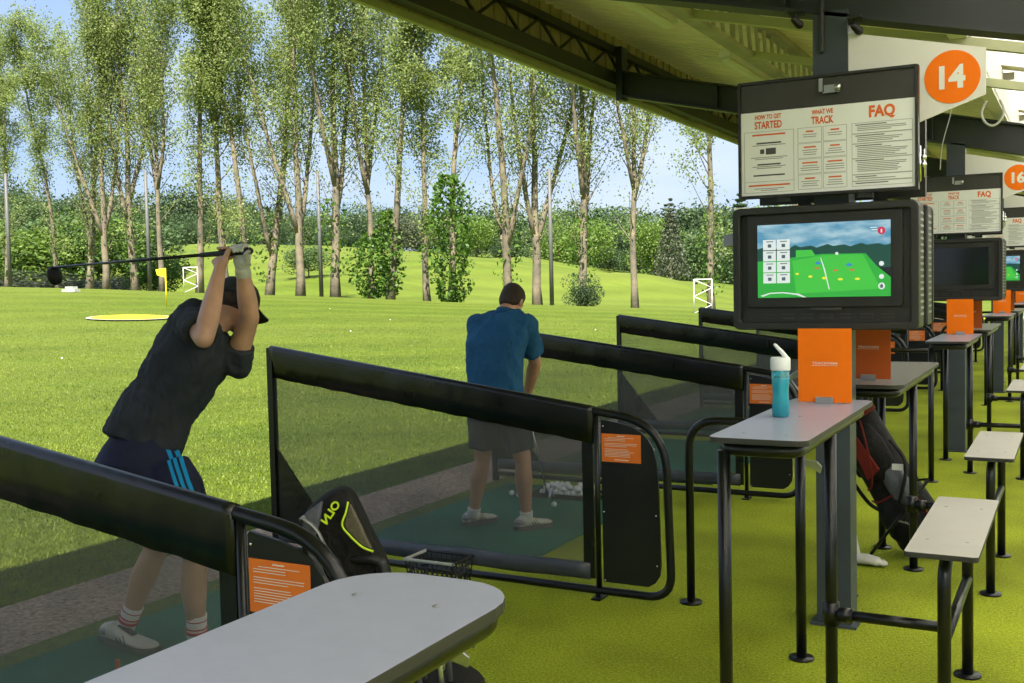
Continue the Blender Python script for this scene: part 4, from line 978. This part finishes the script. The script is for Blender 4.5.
# red trimmed bag
r_=empty('golf_bag',(-.8,6.36,0),'black golf bag with red trim leaning against the table behind the nearest column','golf bag')
C0=V(-.76,6.40,.07); C1=V(-1.17,6.34,.80)
o=bag_body(C0,C1,[(0,.125,.13),(.06,.15,.15),(.25,.15,.15),(.5,.14,.135),(.8,.14,.13),(.95,.14,.13),(1,.135,.125)],(0,1,0),'bagblack',r_); wrinkle(o,.006,10)
dr=(C1-C0).normalized(); fc=V(-.25,-.95,-.1).normalized(); sdv=dr.cross(fc).normalized(); L_=(C1-C0).length
def onb(u,v,h): return C0+dr*(v*L_)+sdv*u+fc*h
def pocket(v0,v1,w_,h,u0,mt,name):
    b=MB(); rings=[]
    for t,a in ((0,.35),(.06,.8),(.25,1),(.6,1),(.85,.85),(.97,.5),(1,.1)):
        rings.append([onb(u0+w_*1.2*a*math.cos(q),v0+(v1-v0)*t,.085+h*1.1*a*max(-.3,math.sin(q))) for q in [2*math.pi*i/20 for i in range(20)]])
    b.loft(rings); o=b.build(name,M[mt],r_); wrinkle(o,.003,18); return o
pocket(.06,.42,.095,.10,-.01,'bagblack','lower_pocket'); pocket(.5,.97,.09,.085,.02,'bagblack','upper_pocket'); pocket(.30,.62,.055,.07,.075,'baggrey','side_pocket')
b=MB(); b.tube(smooth_path([onb(.09,.95,.12),onb(.075,.8,.165),onb(.03,.62,.185),onb(-.03,.52,.17),onb(-.09,.50,.12)],6),.006,seg=6); b.tube(smooth_path([onb(-.12,.42,.09),onb(-.05,.40,.165),onb(.05,.41,.17)],5),.006,seg=6); b.tube(smooth_path([onb(.13,.06,.07),onb(.14,.2,.09),onb(.13,.4,.10)],5),.008,seg=6); b.build('red_piping',M['bagred'],r_)
b=MB(); b.prism([(-.05,.56),(.05,.60),(.03,.86),(-.02,.88)],lambda a_,c_,t:onb(a_+.02,c_,t),.165,.184); b.build('red_panel',M['bagred'],r_,bevel=.006)
MB().tube([onb(0,.975,0),onb(0,1.02,0)],[.138,.138],seg=24).build('red_collar',M['bagred'],r_)
b=MB(); vs,fs=text_mb('TaylorMade',lambda u,v,w_:onb(-.03+v,.16,.168)-dr*0+dr*0+ (dr*0)+ (V(1,0,0)*u),.018,1.0,.01)
b=MB(); vs,fs=text_mb('TaylorMade',lambda u,v,w_:V(-.86+u,6.165,.235+v-.25*u),.017,1.0,.01); b.add(vs,fs); b.build('lettering',M['white'],r_)
MB().box((-.93,6.20,.52),(-.87,6.208,.555)).build('label_tab',M['white'],r_)
MB().tube(smooth_path([onb(-.06,.88,.12),onb(-.15,.75,.10),onb(-.17,.6,.08),onb(-.13,.42,.12),onb(-.05,.34,.18)],6),(.02,.006),seg=8,ref=tuple(fc)).build('strap',M['bagblack'],r_)
MB().tube(smooth_path([onb(.02,.30,.18),onb(.12,.42,.16),onb(.19,.58,.1),onb(.17,.75,.08)],6),(.02,.007),seg=8,ref=tuple(fc)).build('strap',M['bagblack'],r_)
b=MB(); b.tube([onb(.12,.45,.06),onb(.28,.42,.14),(-1.06,6.15,.01)],.009,seg=8); b.build('stand_leg',M['black'],r_)
golf_club('golf_club',(-1.13,6.36,.45),(-1.52,6.30,1.02),'iron sticking out of the red trimmed golf bag, nearer of two','iron',(0,-1,0)); golf_club('golf_club',(-1.10,6.40,.45),(-1.46,6.42,1.04),'iron sticking out of the red trimmed golf bag, farther of two','iron',(0,-1,0))
golf_club('golf_club',(-1.17,4.98,.02),(-1.115,4.90,.76),'iron leaning head up against the nearest column','iron',(0,-1,0))
b=MB(); b.tube(smooth_path([(-1.10,6.08,.03),(-1.04,6.06,.035),(-.98,6.05,.028),(-.95,6.05,.022)],5),[(.03,.05)]*6+[(.026,.045)]*5+[(.02,.03)]*4+[(.016,.02)],seg=14,ref=(0,0,1),rnd=True); b.tube([(-1.10,6.08,.04),(-1.125,6.09,.20)],[.024,.014],seg=10,rnd=True)
o=b.build('head_cover',M['shoe'],origin=(-1.04,6.06,0)); wrinkle(o,.004,20); tag(o,'pale grey club head cover lying on the turf by the column foot','head cover')
# bag under the foreground table
r_=empty('golf_bag',(-1.42,2.45,0),'dark golf bag standing under the right edge of the foreground table','golf bag')
o=bag_body((-1.54,2.42,.02),(-1.47,2.28,.54),[(0,.12,.12),(.1,.13,.13),(.5,.125,.125),(.9,.125,.125),(1,.12,.12)],(1,0,0),'bagblack',r_); wrinkle(o,.005,10)
MB().tube([(-1.47,2.28,.53),(-1.467,2.273,.56)],.13,seg=24).build('collar',M['bagblack'],r_)
for i,(dx,dy,hh) in enumerate(((.05,-.05,.13),(-.03,-.04,.10),(.02,.04,.15),(-.06,.03,.09))):
    golf_club('golf_club',(-1.49+dx*.5,2.36+dy*.5,.30),(-1.46+dx,2.25+dy,.56+hh),['short iron','longer iron','tallest iron','lowest iron'][i]+' in the golf bag under the foreground table','iron',(0.4,-1,0))
# ================================================================== PEOPLE
def remesh(o,vox,sm=4,fac=.5):
    m=o.modifiers.new('r','REMESH'); m.mode='VOXEL'; m.voxel_size=vox; m.use_smooth_shade=True
    s=o.modifiers.new('s','SMOOTH'); s.iterations=sm; s.factor=fac
    bpy.context.view_layer.update(); me=bpy.data.meshes.new_from_object(o.evaluated_get(bpy.context.evaluated_depsgraph_get()))
    o.modifiers.clear(); old=o.data; mts=list(old.materials); o.data=me; me.name=o.name
    me.materials.clear()
    for q in mts: me.materials.append(q)
    me.polygons.foreach_set('use_smooth',[True]*len(me.polygons)); me.polygons.foreach_set('material_index',[0]*len(me.polygons)); return o
def folds(o,amp,fr,dirv=(1,1,1)):
    me=o.data; d=Vector(dirv); nn=[v.normal.copy() for v in me.vertices]; co=[]
    for v,n_ in zip(me.vertices,nn):
        p=Vector((v.co.x*d.x,v.co.y*d.y,v.co.z*d.z))*fr
        a=noise.noise(p); b_=abs(noise.noise(p*1.9+V(3,1,7))); co.extend(v.co+n_*(amp*(a*.8+.5-b_*1.4)))
    me.vertices.foreach_set('co',co); me.update()
def ring(c,L,a,F,b_,n=28,e=.85):
    c=Vector(c);L=Vector(L).normalized();F=Vector(F); F=(F-L*F.dot(L)).normalized(); P_=[]
    for i in range(n):
        q=2*math.pi*i/n; cx=math.cos(q); sy=math.sin(q); P_.append(c+L*(a*math.copysign(abs(cx)**e,cx))+F*(b_*math.copysign(abs(sy)**e,sy)))
    return P_
def head(b,c,fw,up,s=1.0):
    c=Vector(c);f=Vector(fw).normalized();u=Vector(up); u=(u-f*u.dot(f)).normalized(); r=f.cross(u)
    # skull + jaw
    rings=[]
    prof=[(-.118,.018,.022,.055),(-.108,.036,.045,.045),(-.085,.052,.070,.022),(-.05,.063,.083,.008),(-.01,.070,.093,0),(.03,.075,.098,-.004),(.065,.072,.094,-.006),(.09,.058,.075,-.008),(.108,.034,.045,-.008),(.115,.01,.012,-.008)]
    for z,a,b_,off in prof: rings.append([c+u*z*s+f*(off*s)+r*(a*s*math.cos(q))+f*(b_*s*math.sin(q)) for q in [2*math.pi*i/24 for i in range(24)]])
    b.loft(rings)
    b.tube([c+f*.088*s+u*.012*s,c+f*.108*s-u*.02*s,c+f*.112*s-u*.034*s],[.008*s,.013*s,.015*s],seg=10,rnd=True)   # nose
    b.tube([c+f*.088*s-u*.062*s-r*.02*s,c+f*.095*s-u*.062*s,c+f*.088*s-u*.062*s+r*.02*s],[.006*s,.009*s,.006*s],seg=8,rnd=True) # lips
    b.tube([c+f*.086*s+u*.03*s-r*.04*s,c+f*.094*s+u*.028*s,c+f*.086*s+u*.03*s+r*.04*s],.009*s,seg=8,rnd=True) # brow
    for sg in (-1,1):
        e=c+r*(.074*sg*s)-f*.008*s-u*.008*s; b.ell(e,r,f,u,.011*s,.02*s,.032*s,12,8)
    return c,f,u,r
def eyes(c,f,u,r,s,parent):
    b=MB(); d=MB()
    for sg in (-1,1):
        e=c+f*.078*s+r*(.031*sg*s)+u*.008*s; b.ell(e,r,f,u,.014*s,.013*s,.010*s,12,8); d.ell(e+f*.009*s,r,f,u,.006*s,.0052*s,.006*s,10,6)
    ew=b.build('eyes',M['lid'],parent); d.build('pupils',M['capm'],ew)
def grip_hand(b,w_,h,g,rad=.0135,flip=1,fr=.0092,s=1.0):
    w_=Vector(w_);h=Vector(h);g=Vector(g).normalized(); u=w_-h; u=(u-g*u.dot(g)).normalized(); t=g.cross(u)*flip
    R_=rad+fr
    pc=h+u*(R_+.004)-t*.006
    b.tube([w_,w_.lerp(pc,.45),pc+u*.012,pc-u*.004+t*.012],[(.03*s,.021*s),(.036*s,.019*s),(.043*s,.017*s),(.042*s,.013*s)],seg=16,ref=tuple(g),rnd=True)
    for i in range(4):
        off=g*((i-1.5)*.0205); P_=[]; Rr=R_+.001
        for k in range(8):
            q=R(15+k*33); P_.append(h+off+u*(Rr*math.cos(q))+t*(Rr*math.sin(q)))
        l=[.95,1.05,1.0,.85][i]
        b.tube(P_[:7 if l<.9 else 8],[fr*1.08,fr*1.05,fr*1.08,fr,fr*.98,fr*.95,fr*.9,fr*.82][:7 if l<.9 else 8],seg=10,rnd=True)
    # thumb lies along the grip from the palm side
    b.tube([w_.lerp(pc,.55)-g*.026,h+u*(R_+.006)-t*.012-g*.036,h+u*.006-t*(R_+.002)-g*.05,h-u*.004-t*(R_)-g*.068],[.016,.0135,.0115,.0095],seg=10,rnd=True)
SC=V(0,0,0)
# ---------- golfer at the top of the backswing
G1=empty('person',(-3.6,3.35,0),'golfer in dark shirt and cap at the top of his swing, driver over his shoulder','person')
hL=V(-3.157,3.451,1.744); hR=V(-3.225,3.437,1.758)
gripend=V(-3.095,3.440,1.772); chead=V(-4.275,3.40,1.735); gd=(chead-gripend).normalized()
hL=gripend+gd*.055; hR=gripend+gd*.145
shR=V(-3.355,3.36,1.49); shL=V(-3.33,3.575,1.285); elR=V(-3.14,3.20,1.415); elL=V(-3.195,3.535,1.49)
wR=hR+(elR-hR).normalized()*.075; wL=hL+(elL-hL).normalized()*.078
neck=V(-3.372,3.52,1.46); hc=V(-3.340,3.608,1.543)
b=MB()
hf=V(.30,.86,-.55); hu=V(-.05,.5,.86)
hinfo=head(b,hc,hf,hu,1.0)
b.tube([V(-3.43,3.455,1.33),neck,hc-V(0,.02,.04)],[.05,.056,.054],seg=16)
b.tube([shR,shR.lerp(elR,.5),elR,elR+V(.0,.008,.02)],[.055,.048,.042,.04],seg=14,rnd=True)
b.tube([elR,elR.lerp(wR,.22),elR.lerp(wR,.45),elR.lerp(wR,.8),wR],[.040,.045,.042,.031,(.030,.024)],seg=14,rnd=True)
b.tube([shL,shL.lerp(elL,.5),elL],[.050,.049,.042],seg=14,rnd=True)
b.tube([elL,elL.lerp(wL,.25),elL.lerp(wL,.5),elL.lerp(wL,.85),wL],[.040,.044,.041,.031,(.030,.024)],seg=14,rnd=True)
grip_hand(b,wR,hR,gd,flip=-1)
aR=V(-3.373,3.327,.09); kR=V(-3.335,3.30,.475); pR=V(-3.49,3.33,.86)
aL=V(-3.795,3.31,.095); kL=V(-3.60,3.335,.475); pL=V(-3.745,3.40,.85)
for a_,k_,p_ in ((aR,kR,pR),(aL,kL,pL)):
    b.tube([p_-V(0,0,.05),p_.lerp(k_,.4),p_.lerp(k_,.8),k_],[.06,.072,.062,.055],seg=18,rnd=True)
    cf=(V(-.3,-.8,0)).normalized()*.012
    b.tube([k_,k_.lerp(a_,.18)+cf*.6,k_.lerp(a_,.36)+cf,k_.lerp(a_,.62)+cf*.4,k_.lerp(a_,.88),a_],[.052,.054,.057,.045,.036,.038],seg=18,rnd=True)
# slim torso under the shirt so that the body is one piece
b.tube([V(-3.64,3.36,.86),V(-3.60,3.38,1.06),V(-3.50,3.43,1.25),V(-3.43,3.46,1.35)],[.08,.07,.07,.06],seg=18,rnd=True)
b.tube([shR,V(-3.43,3.46,1.38),shL],.038,seg=12,rnd=True)
body=remesh(b.build('body',M['skin2'],G1),.0055,4)
eyes(*hinfo,1.0,body)
# shirt
b=MB()
cs=[V(-3.70,3.345,.915),V(-3.672,3.358,.975),V(-3.605,3.38,1.09),V(-3.545,3.41,1.19),V(-3.485,3.435,1.28),V(-3.425,3.462,1.365),V(-3.385,3.49,1.42),V(-3.365,3.52,1.455)]
Ls=[V(.85,-.5,.05),V(.83,-.52,.08),V(.72,-.58,.2),V(.55,-.64,.35),V(.35,-.70,.5),V(.15,-.73,.62),V(.0,-.73,.68),V(0,-.73,.68)]
As=[.188,.184,.174,.172,.182,.195,.172,.095]; Bs=[.165,.162,.155,.150,.146,.132,.098,.068]
rg=[]
for c,L_,a_,b_ in zip(cs,Ls,As,Bs):
    ax=(cs[-1]-cs[0]).normalized(); F=ax.cross(L_)
    rg.append(ring(c,L_,a_,F,b_))
b.loft(rg)
eR=shR.lerp(elR,.72); eL=shL.lerp(elL,.40); b.ell(shL,(1,0,0),(0,1,0),(0,0,1),.072,.072,.072); b.ell(shR,(1,0,0),(0,1,0),(0,0,1),.08,.08,.08)
b.tube([V(-3.40,3.42,1.44),shR+V(-.02,.02,-.01),shR.lerp(elR,.4),eR],[.085,.082,.078,.078],seg=20)
b.tube([V(-3.40,3.54,1.36),shL+V(-.02,-.03,.02),shL.lerp(elL,.2),eL],[.09,.078,.072,.070],seg=20)
sh_=remesh(b.build('shirt',M['shirt1'],G1),.008,5); folds(sh_,.017,6,(1,1,.55)); folds(sh_,.007,15,(1,1,.6))
# shorts
b=MB(); Lh=V(.85,-.5,.03); Fh=V(.5,.85,0)
b.loft([ring(c,Lh,a_,Fh,b_) for c,a_,b_ in ((V(-3.66,3.36,.99),.165,.13),(V(-3.675,3.335,.93),.183,.155),(V(-3.668,3.31,.87),.195,.178),(V(-3.63,3.32,.80),.196,.172),(V(-3.61,3.325,.74),.185,.145),(V(-3.60,3.33,.70),.15,.11))])
for p_,k_,dx in ((pR,kR,.0),(pL,kL,0)):
    b.tube([p_+V(.0,-.02,0),p_.lerp(k_,.25)+V(.01,-.015,0),p_.lerp(k_,.5)+V(.0,-.005,0),p_.lerp(k_,.70)],[.09,.112,.110,.106],seg=22)
st=remesh(b.build('shorts',M['shirt1'],G1),.008,5); folds(st,.006,5,(1,1,.5))
# blue stripes woven in the outer right side
ms=mat('navy_shorts_cloth',(.018,.02,.045),.8,spec=.15,var=.2,vscale=6,bump=.2,bscale=20); nt=ms.node_tree; pb=nt.nodes['Principled BSDF']; L=nt.links.new
p0=V(-3.475,3.24,.993)-V(-3.6,3.35,0); p1=V(-3.385,3.25,.78)-V(-3.6,3.35,0); dd=(p1-p0).normalized(); rgt=V(.8812,.4722,0); vw=V(.62,-.78,0)
q_=dd.cross(vw).normalized(); 
if q_.dot(rgt)<0: q_=-q_
tcn=nt.nodes.new('ShaderNodeTexCoord')
def dot(vec,c0):
    n=nt.nodes.new('ShaderNodeVectorMath'); n.operation='DOT_PRODUCT'; n.inputs[1].default_value=vec; L(tcn.outputs['Object'],n.inputs[0]); a=nt.nodes.new('ShaderNodeMath'); a.operation='SUBTRACT'; a.inputs[1].default_value=c0; L(n.outputs['Value'],a.inputs[0]); return a
da=dot(q_,p0.dot(q_))
md=nt.nodes.new('ShaderNodeMath'); md.operation='PINGPONG'; md.inputs[1].default_value=.0115; L(da.outputs[0],md.inputs[0])
gt=nt.nodes.new('ShaderNodeMath'); gt.operation='GREATER_THAN'; gt.inputs[1].default_value=.0045; L(md.outputs[0],gt.inputs[0])
a1=nt.nodes.new('ShaderNodeMath'); a1.operation='GREATER_THAN'; a1.inputs[1].default_value=0; L(da.outputs[0],a1.inputs[0])
a2=nt.nodes.new('ShaderNodeMath'); a2.operation='LESS_THAN'; a2.inputs[1].default_value=.069; L(da.outputs[0],a2.inputs[0])
dv_=dot(vw,V(-3.60+3.6,3.33-3.35,0).dot(vw)); a3=nt.nodes.new('ShaderNodeMath'); a3.operation='GREATER_THAN'; a3.inputs[1].default_value=0.0; L(dv_.outputs[0],a3.inputs[0])
prev=gt
for a_ in (a1,a2,a3):
    m_=nt.nodes.new('ShaderNodeMath'); m_.operation='MULTIPLY'; L(prev.outputs[0],m_.inputs[0]); L(a_.outputs[0],m_.inputs[1]); prev=m_
mxn=nt.nodes.new('ShaderNodeMixRGB'); mxn.inputs[2].default_value=(.01,.25,.55,1); 
src=pb.inputs['Base Color'].links[0].from_socket; L(src,mxn.inputs[1]); L(prev.outputs[0],mxn.inputs[0]); L(mxn.outputs[0],pb.inputs['Base Color'])
st.data.materials.clear(); st.data.materials.append(ms)
# socks and shoes
def shoe(parent,heel,toe,ank,lift=0.0,sockh=.12,knee=None,stripes=True,mt='shoe'):
    heel=Vector(heel);toe=Vector(toe); d=(toe-heel); d.z=0; Ln=d.length; d.normalize(); r=V(d.y,-d.x,0)
    b=MB(); rings=[]
    for t,w_,h,z0 in ((0,.018,.03,.02),(.03,.032,.06,.014),(.12,.038,.075,.012),(.28,.040,.078,.012),(.42,.041,.066,.012),(.58,.046,.05,.012),(.75,.049,.040,.012),(.9,.042,.032,.012),(.97,.028,.022,.014),(1,.01,.01,.018)):
        zl=lift*max(0,1-t/.7); c=heel+d*(Ln*t)+V(0,0,z0+zl)
        rings.append([c+r*(w_*math.copysign(abs(math.cos(q))**.8,math.cos(q)))+V(0,0,h*(.5+.5*math.sin(q)) if math.sin(q)>0 else h*(.5+.5*math.sin(q))) for q in [2*math.pi*i/20 for i in range(20)]])
    b.loft(rings); b.tube([heel+d*(Ln*.2)+V(0,0,.055+lift*.7),Vector(ank)+V(0,0,-.02+.0)],[.042,.043],seg=16,rnd=True)
    o=remesh(b.build('shoe',M[mt],parent),.005,3)
    b=MB(); rings=[]
    for t,w_ in ((-.03,.026),(.03,.041),(.25,.046),(.5,.049),(.75,.055),(.92,.047),(1.03,.02)):
        zl=lift*max(0,1-t/.7); c=heel+d*(Ln*t)+V(0,0,.001+zl); rings.append([c+r*w_,c+r*(w_-.003)+V(0,0,.026),c-r*(w_-.003)+V(0,0,.026),c-r*w_])
    b.loft(rings,smooth=False); b.build('sole',M['shoedk'],o)
    b=MB(); b.ell(heel+d*(Ln*.13)+V(0,0,.052+lift*.8),d,r,(0,0,1),.045,.043,.028,14,8); b.build('heel_patch',M['clip'],o)
    b=MB(); b.tube([heel+d*(Ln*.34)+V(0,0,.093+lift*.4),heel+d*(Ln*.6)+V(0,0,.066+lift*.1)],(.006,.018),seg=8,ref=(0,0,1)); b.build('laces',M['shoedk'],o)
    if stripes:
        b=MB()
        for q in range(3):
            c=heel+d*(Ln*(.40+.07*q)); b.tube([c+r*.045+V(0,0,.03+lift*.3),c+r*.034+V(0,0,.062+lift*.3)-d*.02],(.004,.003),seg=6)
            b.tube([c-r*.045+V(0,0,.03+lift*.3),c-r*.034+V(0,0,.062+lift*.3)-d*.02],(.004,.003),seg=6)
        b.build('stripe',M['shoedk'],o)
    return o
def sock(parent,a_,k_,h,red=True,mt='sock',r0=.043,r1=.045):
    d=(Vector(k_)-Vector(a_)).normalized(); a_=Vector(a_); o=MB().tube([a_-d*.03,a_+d*h*.5,a_+d*h],[r0,r0-.001,r1],seg=20).build('sock',M[mt],parent)
    if red:
        b=MB()
        for t,w_ in ((.34,.012),(.52,.005),(.80,.004)): b.tube([a_+d*(h*t),a_+d*(h*t+w_)],r1+.001,seg=20)
        b.build('sock_stripe',M['sockred'],o)
shoe(G1,(-3.885,3.262,.016),(-3.59,3.305,.016),aL,.035); shoe(G1,(-3.40,3.27,.016),(-3.30,3.52,.016),aR,0)
sock(G1,aL,kL,.125); sock(G1,aR,kR,.125)
# cap
c,f,u,r=hinfo; b=MB(); rings=[]
for z,a_,b_ in ((.012,.084,.107),(.035,.085,.108),(.07,.080,.100),(.1,.062,.08),(.122,.035,.045),(.13,.006,.008)): rings.append([c+u*z+r*(a_*math.cos(q))+f*(b_*math.sin(q)-.004) for q in [2*math.pi*i/28 for i in range(28)]])
b.loft(rings); cp=b.build('cap',M['capm'],G1)
b=MB(); rings=[]
for t in range(7):
    q=-1.0+2*t/6; x_=.078*q; ln=.085*math.sqrt(max(.02,1-q*q*.9)); 
    rings.append([c+u*.022+r*x_+f*(.075*math.sqrt(max(0,1-q*q*.8))+.0),c+u*(.006-.02*q*q)+r*x_+f*(.085+ln),c+u*(.001-.02*q*q)+r*x_+f*(.085+ln),c+u*.014+r*x_+f*(.072*math.sqrt(max(0,1-q*q*.8)))])
b.loft(rings); b.build('cap_peak',M['capm'],cp)
b=MB(); rings=[]
for z,a_,b_ in ((-.045,.066,.06),(-.01,.078,.088),(.02,.080,.092)): rings.append([c+u*z-f*.028+r*(a_*math.cos(q))+f*(b_*.8*math.sin(q)) for q in [2*math.pi*i/24 for i in range(24)]])
b.loft(rings); b.build('hair',M['hair'],G1)
# glove on the left hand
b=MB(); grip_hand(b,wL,hL,gd,flip=-1,fr=.0108,s=1.1); b.tube([wL+(elL-wL).normalized()*.035,wL],[.034,.034],seg=16); gl=remesh(b.build('glove',M['glove'],G1),.004,3)
golf_club('driver',gripend,chead,'black driver held over the shoulder of the swinging golfer','driver',(-.1,.9,.4))['category']='golf club'
# ---------- golfer in the blue polo addressing the ball
G2=empty('person',(-3.37,6.05,0),'golfer in blue polo seen from behind, bent over his ball','person')
b=MB(); hc=V(-3.395,6.33,1.495); hf=V(-.05,.75,-.62); hu=V(0,.62,.76); hinfo=head(b,hc,hf,hu,1.0)
neck=V(-3.390,6.225,1.425)
b.tube([V(-3.39,6.18,1.32),neck,hc+V(0,-.02,-.03)],[.05,.060,.056],seg=16)
shR=V(-3.215,6.19,1.345); shL=V(-3.575,6.17,1.345); elR=V(-3.225,6.32,1.085); elL=V(-3.54,6.33,1.08); g2e=V(-3.41,6.47,.90); g2h=V(-3.42,6.88,.03); gd=(g2h-g2e).normalized()
hL=g2e+gd*.05; hR=g2e+gd*.135; wR=hR+(elR-hR).normalized()*.075; wL=hL+(elL-hL).normalized()*.075
for s_,e_,w_ in ((shR,elR,wR),(shL,elL,wL)):
    b.tube([s_,s_.lerp(e_,.5),e_],[.058,.050,.043],seg=14,rnd=True); b.tube([e_,e_.lerp(w_,.25),e_.lerp(w_,.8),w_],[.042,.046,.032,(.03,.024)],seg=14,rnd=True)
grip_hand(b,wR,hR,gd); grip_hand(b,wL,hL,gd,flip=-1)
aR=V(-3.178,6.06,.10); kR=V(-3.19,6.055,.46); pR=V(-3.27,6.05,.80); aL=V(-3.553,6.02,.10); kL=V(-3.49,6.045,.46); pL=V(-3.48,6.05,.80)
for a_,k_,p_ in ((aR,kR,pR),(aL,kL,pL)):
    b.tube([p_-V(0,0,.04),p_.lerp(k_,.5),k_],[.06,.070,.054],seg=18,rnd=True)
    cf=V(0,-.014,0); b.tube([k_,k_.lerp(a_,.18)+cf*.6,k_.lerp(a_,.36)+cf,k_.lerp(a_,.62)+cf*.4,k_.lerp(a_,.88),a_],[.050,.055,.060,.046,.036,.038],seg=18,rnd=True)
b.tube([V(-3.375,6.06,.85),V(-3.38,6.07,1.05),V(-3.39,6.14,1.28)],[.08,.07,.07],seg=18,rnd=True); b.tube([shR,V(-3.39,6.17,1.33),shL],.04,seg=12,rnd=True)
body=remesh(b.build('body',M['skin'],G2),.0055,4); eyes(*hinfo,1.0,body)
b=MB(); Lh=V(1,.03,0); Fh=V(0,1,.2)
b.loft([ring(c,Lh,a_,Fh,b_) for c,a_,b_ in ((V(-3.38,6.05,.82),.190,.135),(V(-3.38,6.045,.90),.186,.13),(V(-3.385,6.05,1.0),.188,.125),(V(-3.39,6.075,1.12),.198,.125),(V(-3.395,6.105,1.24),.21,.125),(V(-3.395,6.14,1.33),.215,.115),(V(-3.39,6.165,1.39),.18,.095),(V(-3.388,6.19,1.43),.10,.07))])
for s_,e_,x_ in ((shR,elR,-3.30),(shL,elL,-3.48)): b.tube([V(x_,6.16,1.335),s_+V(0,0,-.012),s_.lerp(e_,.45),s_.lerp(e_,.76)],[.085,.076,.072,.073],seg=20); b.ell(s_+V(0,0,-.01),(1,0,0),(0,1,0),(0,0,1),.078,.08,.078)
o=remesh(b.build('polo_shirt',M['shirt2'],G2),.008,5); folds(o,.015,6,(1,1,.5)); folds(o,.006,15,(1,1,.6))
MB().tube([neck+V(0,-.01,-.035),neck+V(0,.012,.012)],[.075,.066],seg=24).build('collar',M['shirt2'],o)
b=MB(); b.loft([ring(c,Lh,a_,V(0,1,0),b_) for c,a_,b_ in ((V(-3.378,6.05,.88),.172,.12),(V(-3.378,6.035,.80),.186,.135),(V(-3.378,6.035,.74),.18,.125))])
for p_,k_ in ((pR,kR),(pL,kL)): b.tube([p_+V(0,-.01,0),p_.lerp(k_,.45),p_.lerp(k_,.80)],[.10,.096,.093],seg=22)
o=remesh(b.build('shorts',M['shorts2'],G2),.008,5); folds(o,.008,6,(1,1,.5))
shoe(G2,(-3.60,5.97,.016),(-3.50,6.22,.016),aL,0,mt='shoe'); shoe(G2,(-3.215,5.985,.016),(-3.08,6.22,.016),aR,0,mt='shoe')
sock(G2,aL,kL,.03,False); sock(G2,aR,kR,.03,False)
c,f,u,r=hinfo; b=MB(); rings=[]
for z,a_,b_,o_ in ((-.075,.045,.03,-.062),(-.055,.060,.045,-.048),(-.02,.0775,.075,-.024),(.02,.082,.092,-.012),(.06,.0795,.097,-.006),(.09,.066,.084,-.006),(.112,.042,.055,-.008),(.122,.012,.014,-.008)): rings.append([c+u*z+f*o_+r*(a_*math.cos(q))+f*(b_*math.sin(q)) for q in [2*math.pi*i/24 for i in range(24)]])
b.loft(rings); o=b.build('hair',M['hair'],G2)
golf_club('golf_club',g2e,g2h,'iron held by the golfer in the blue polo, head behind his legs','iron',(-1,.0,.1))
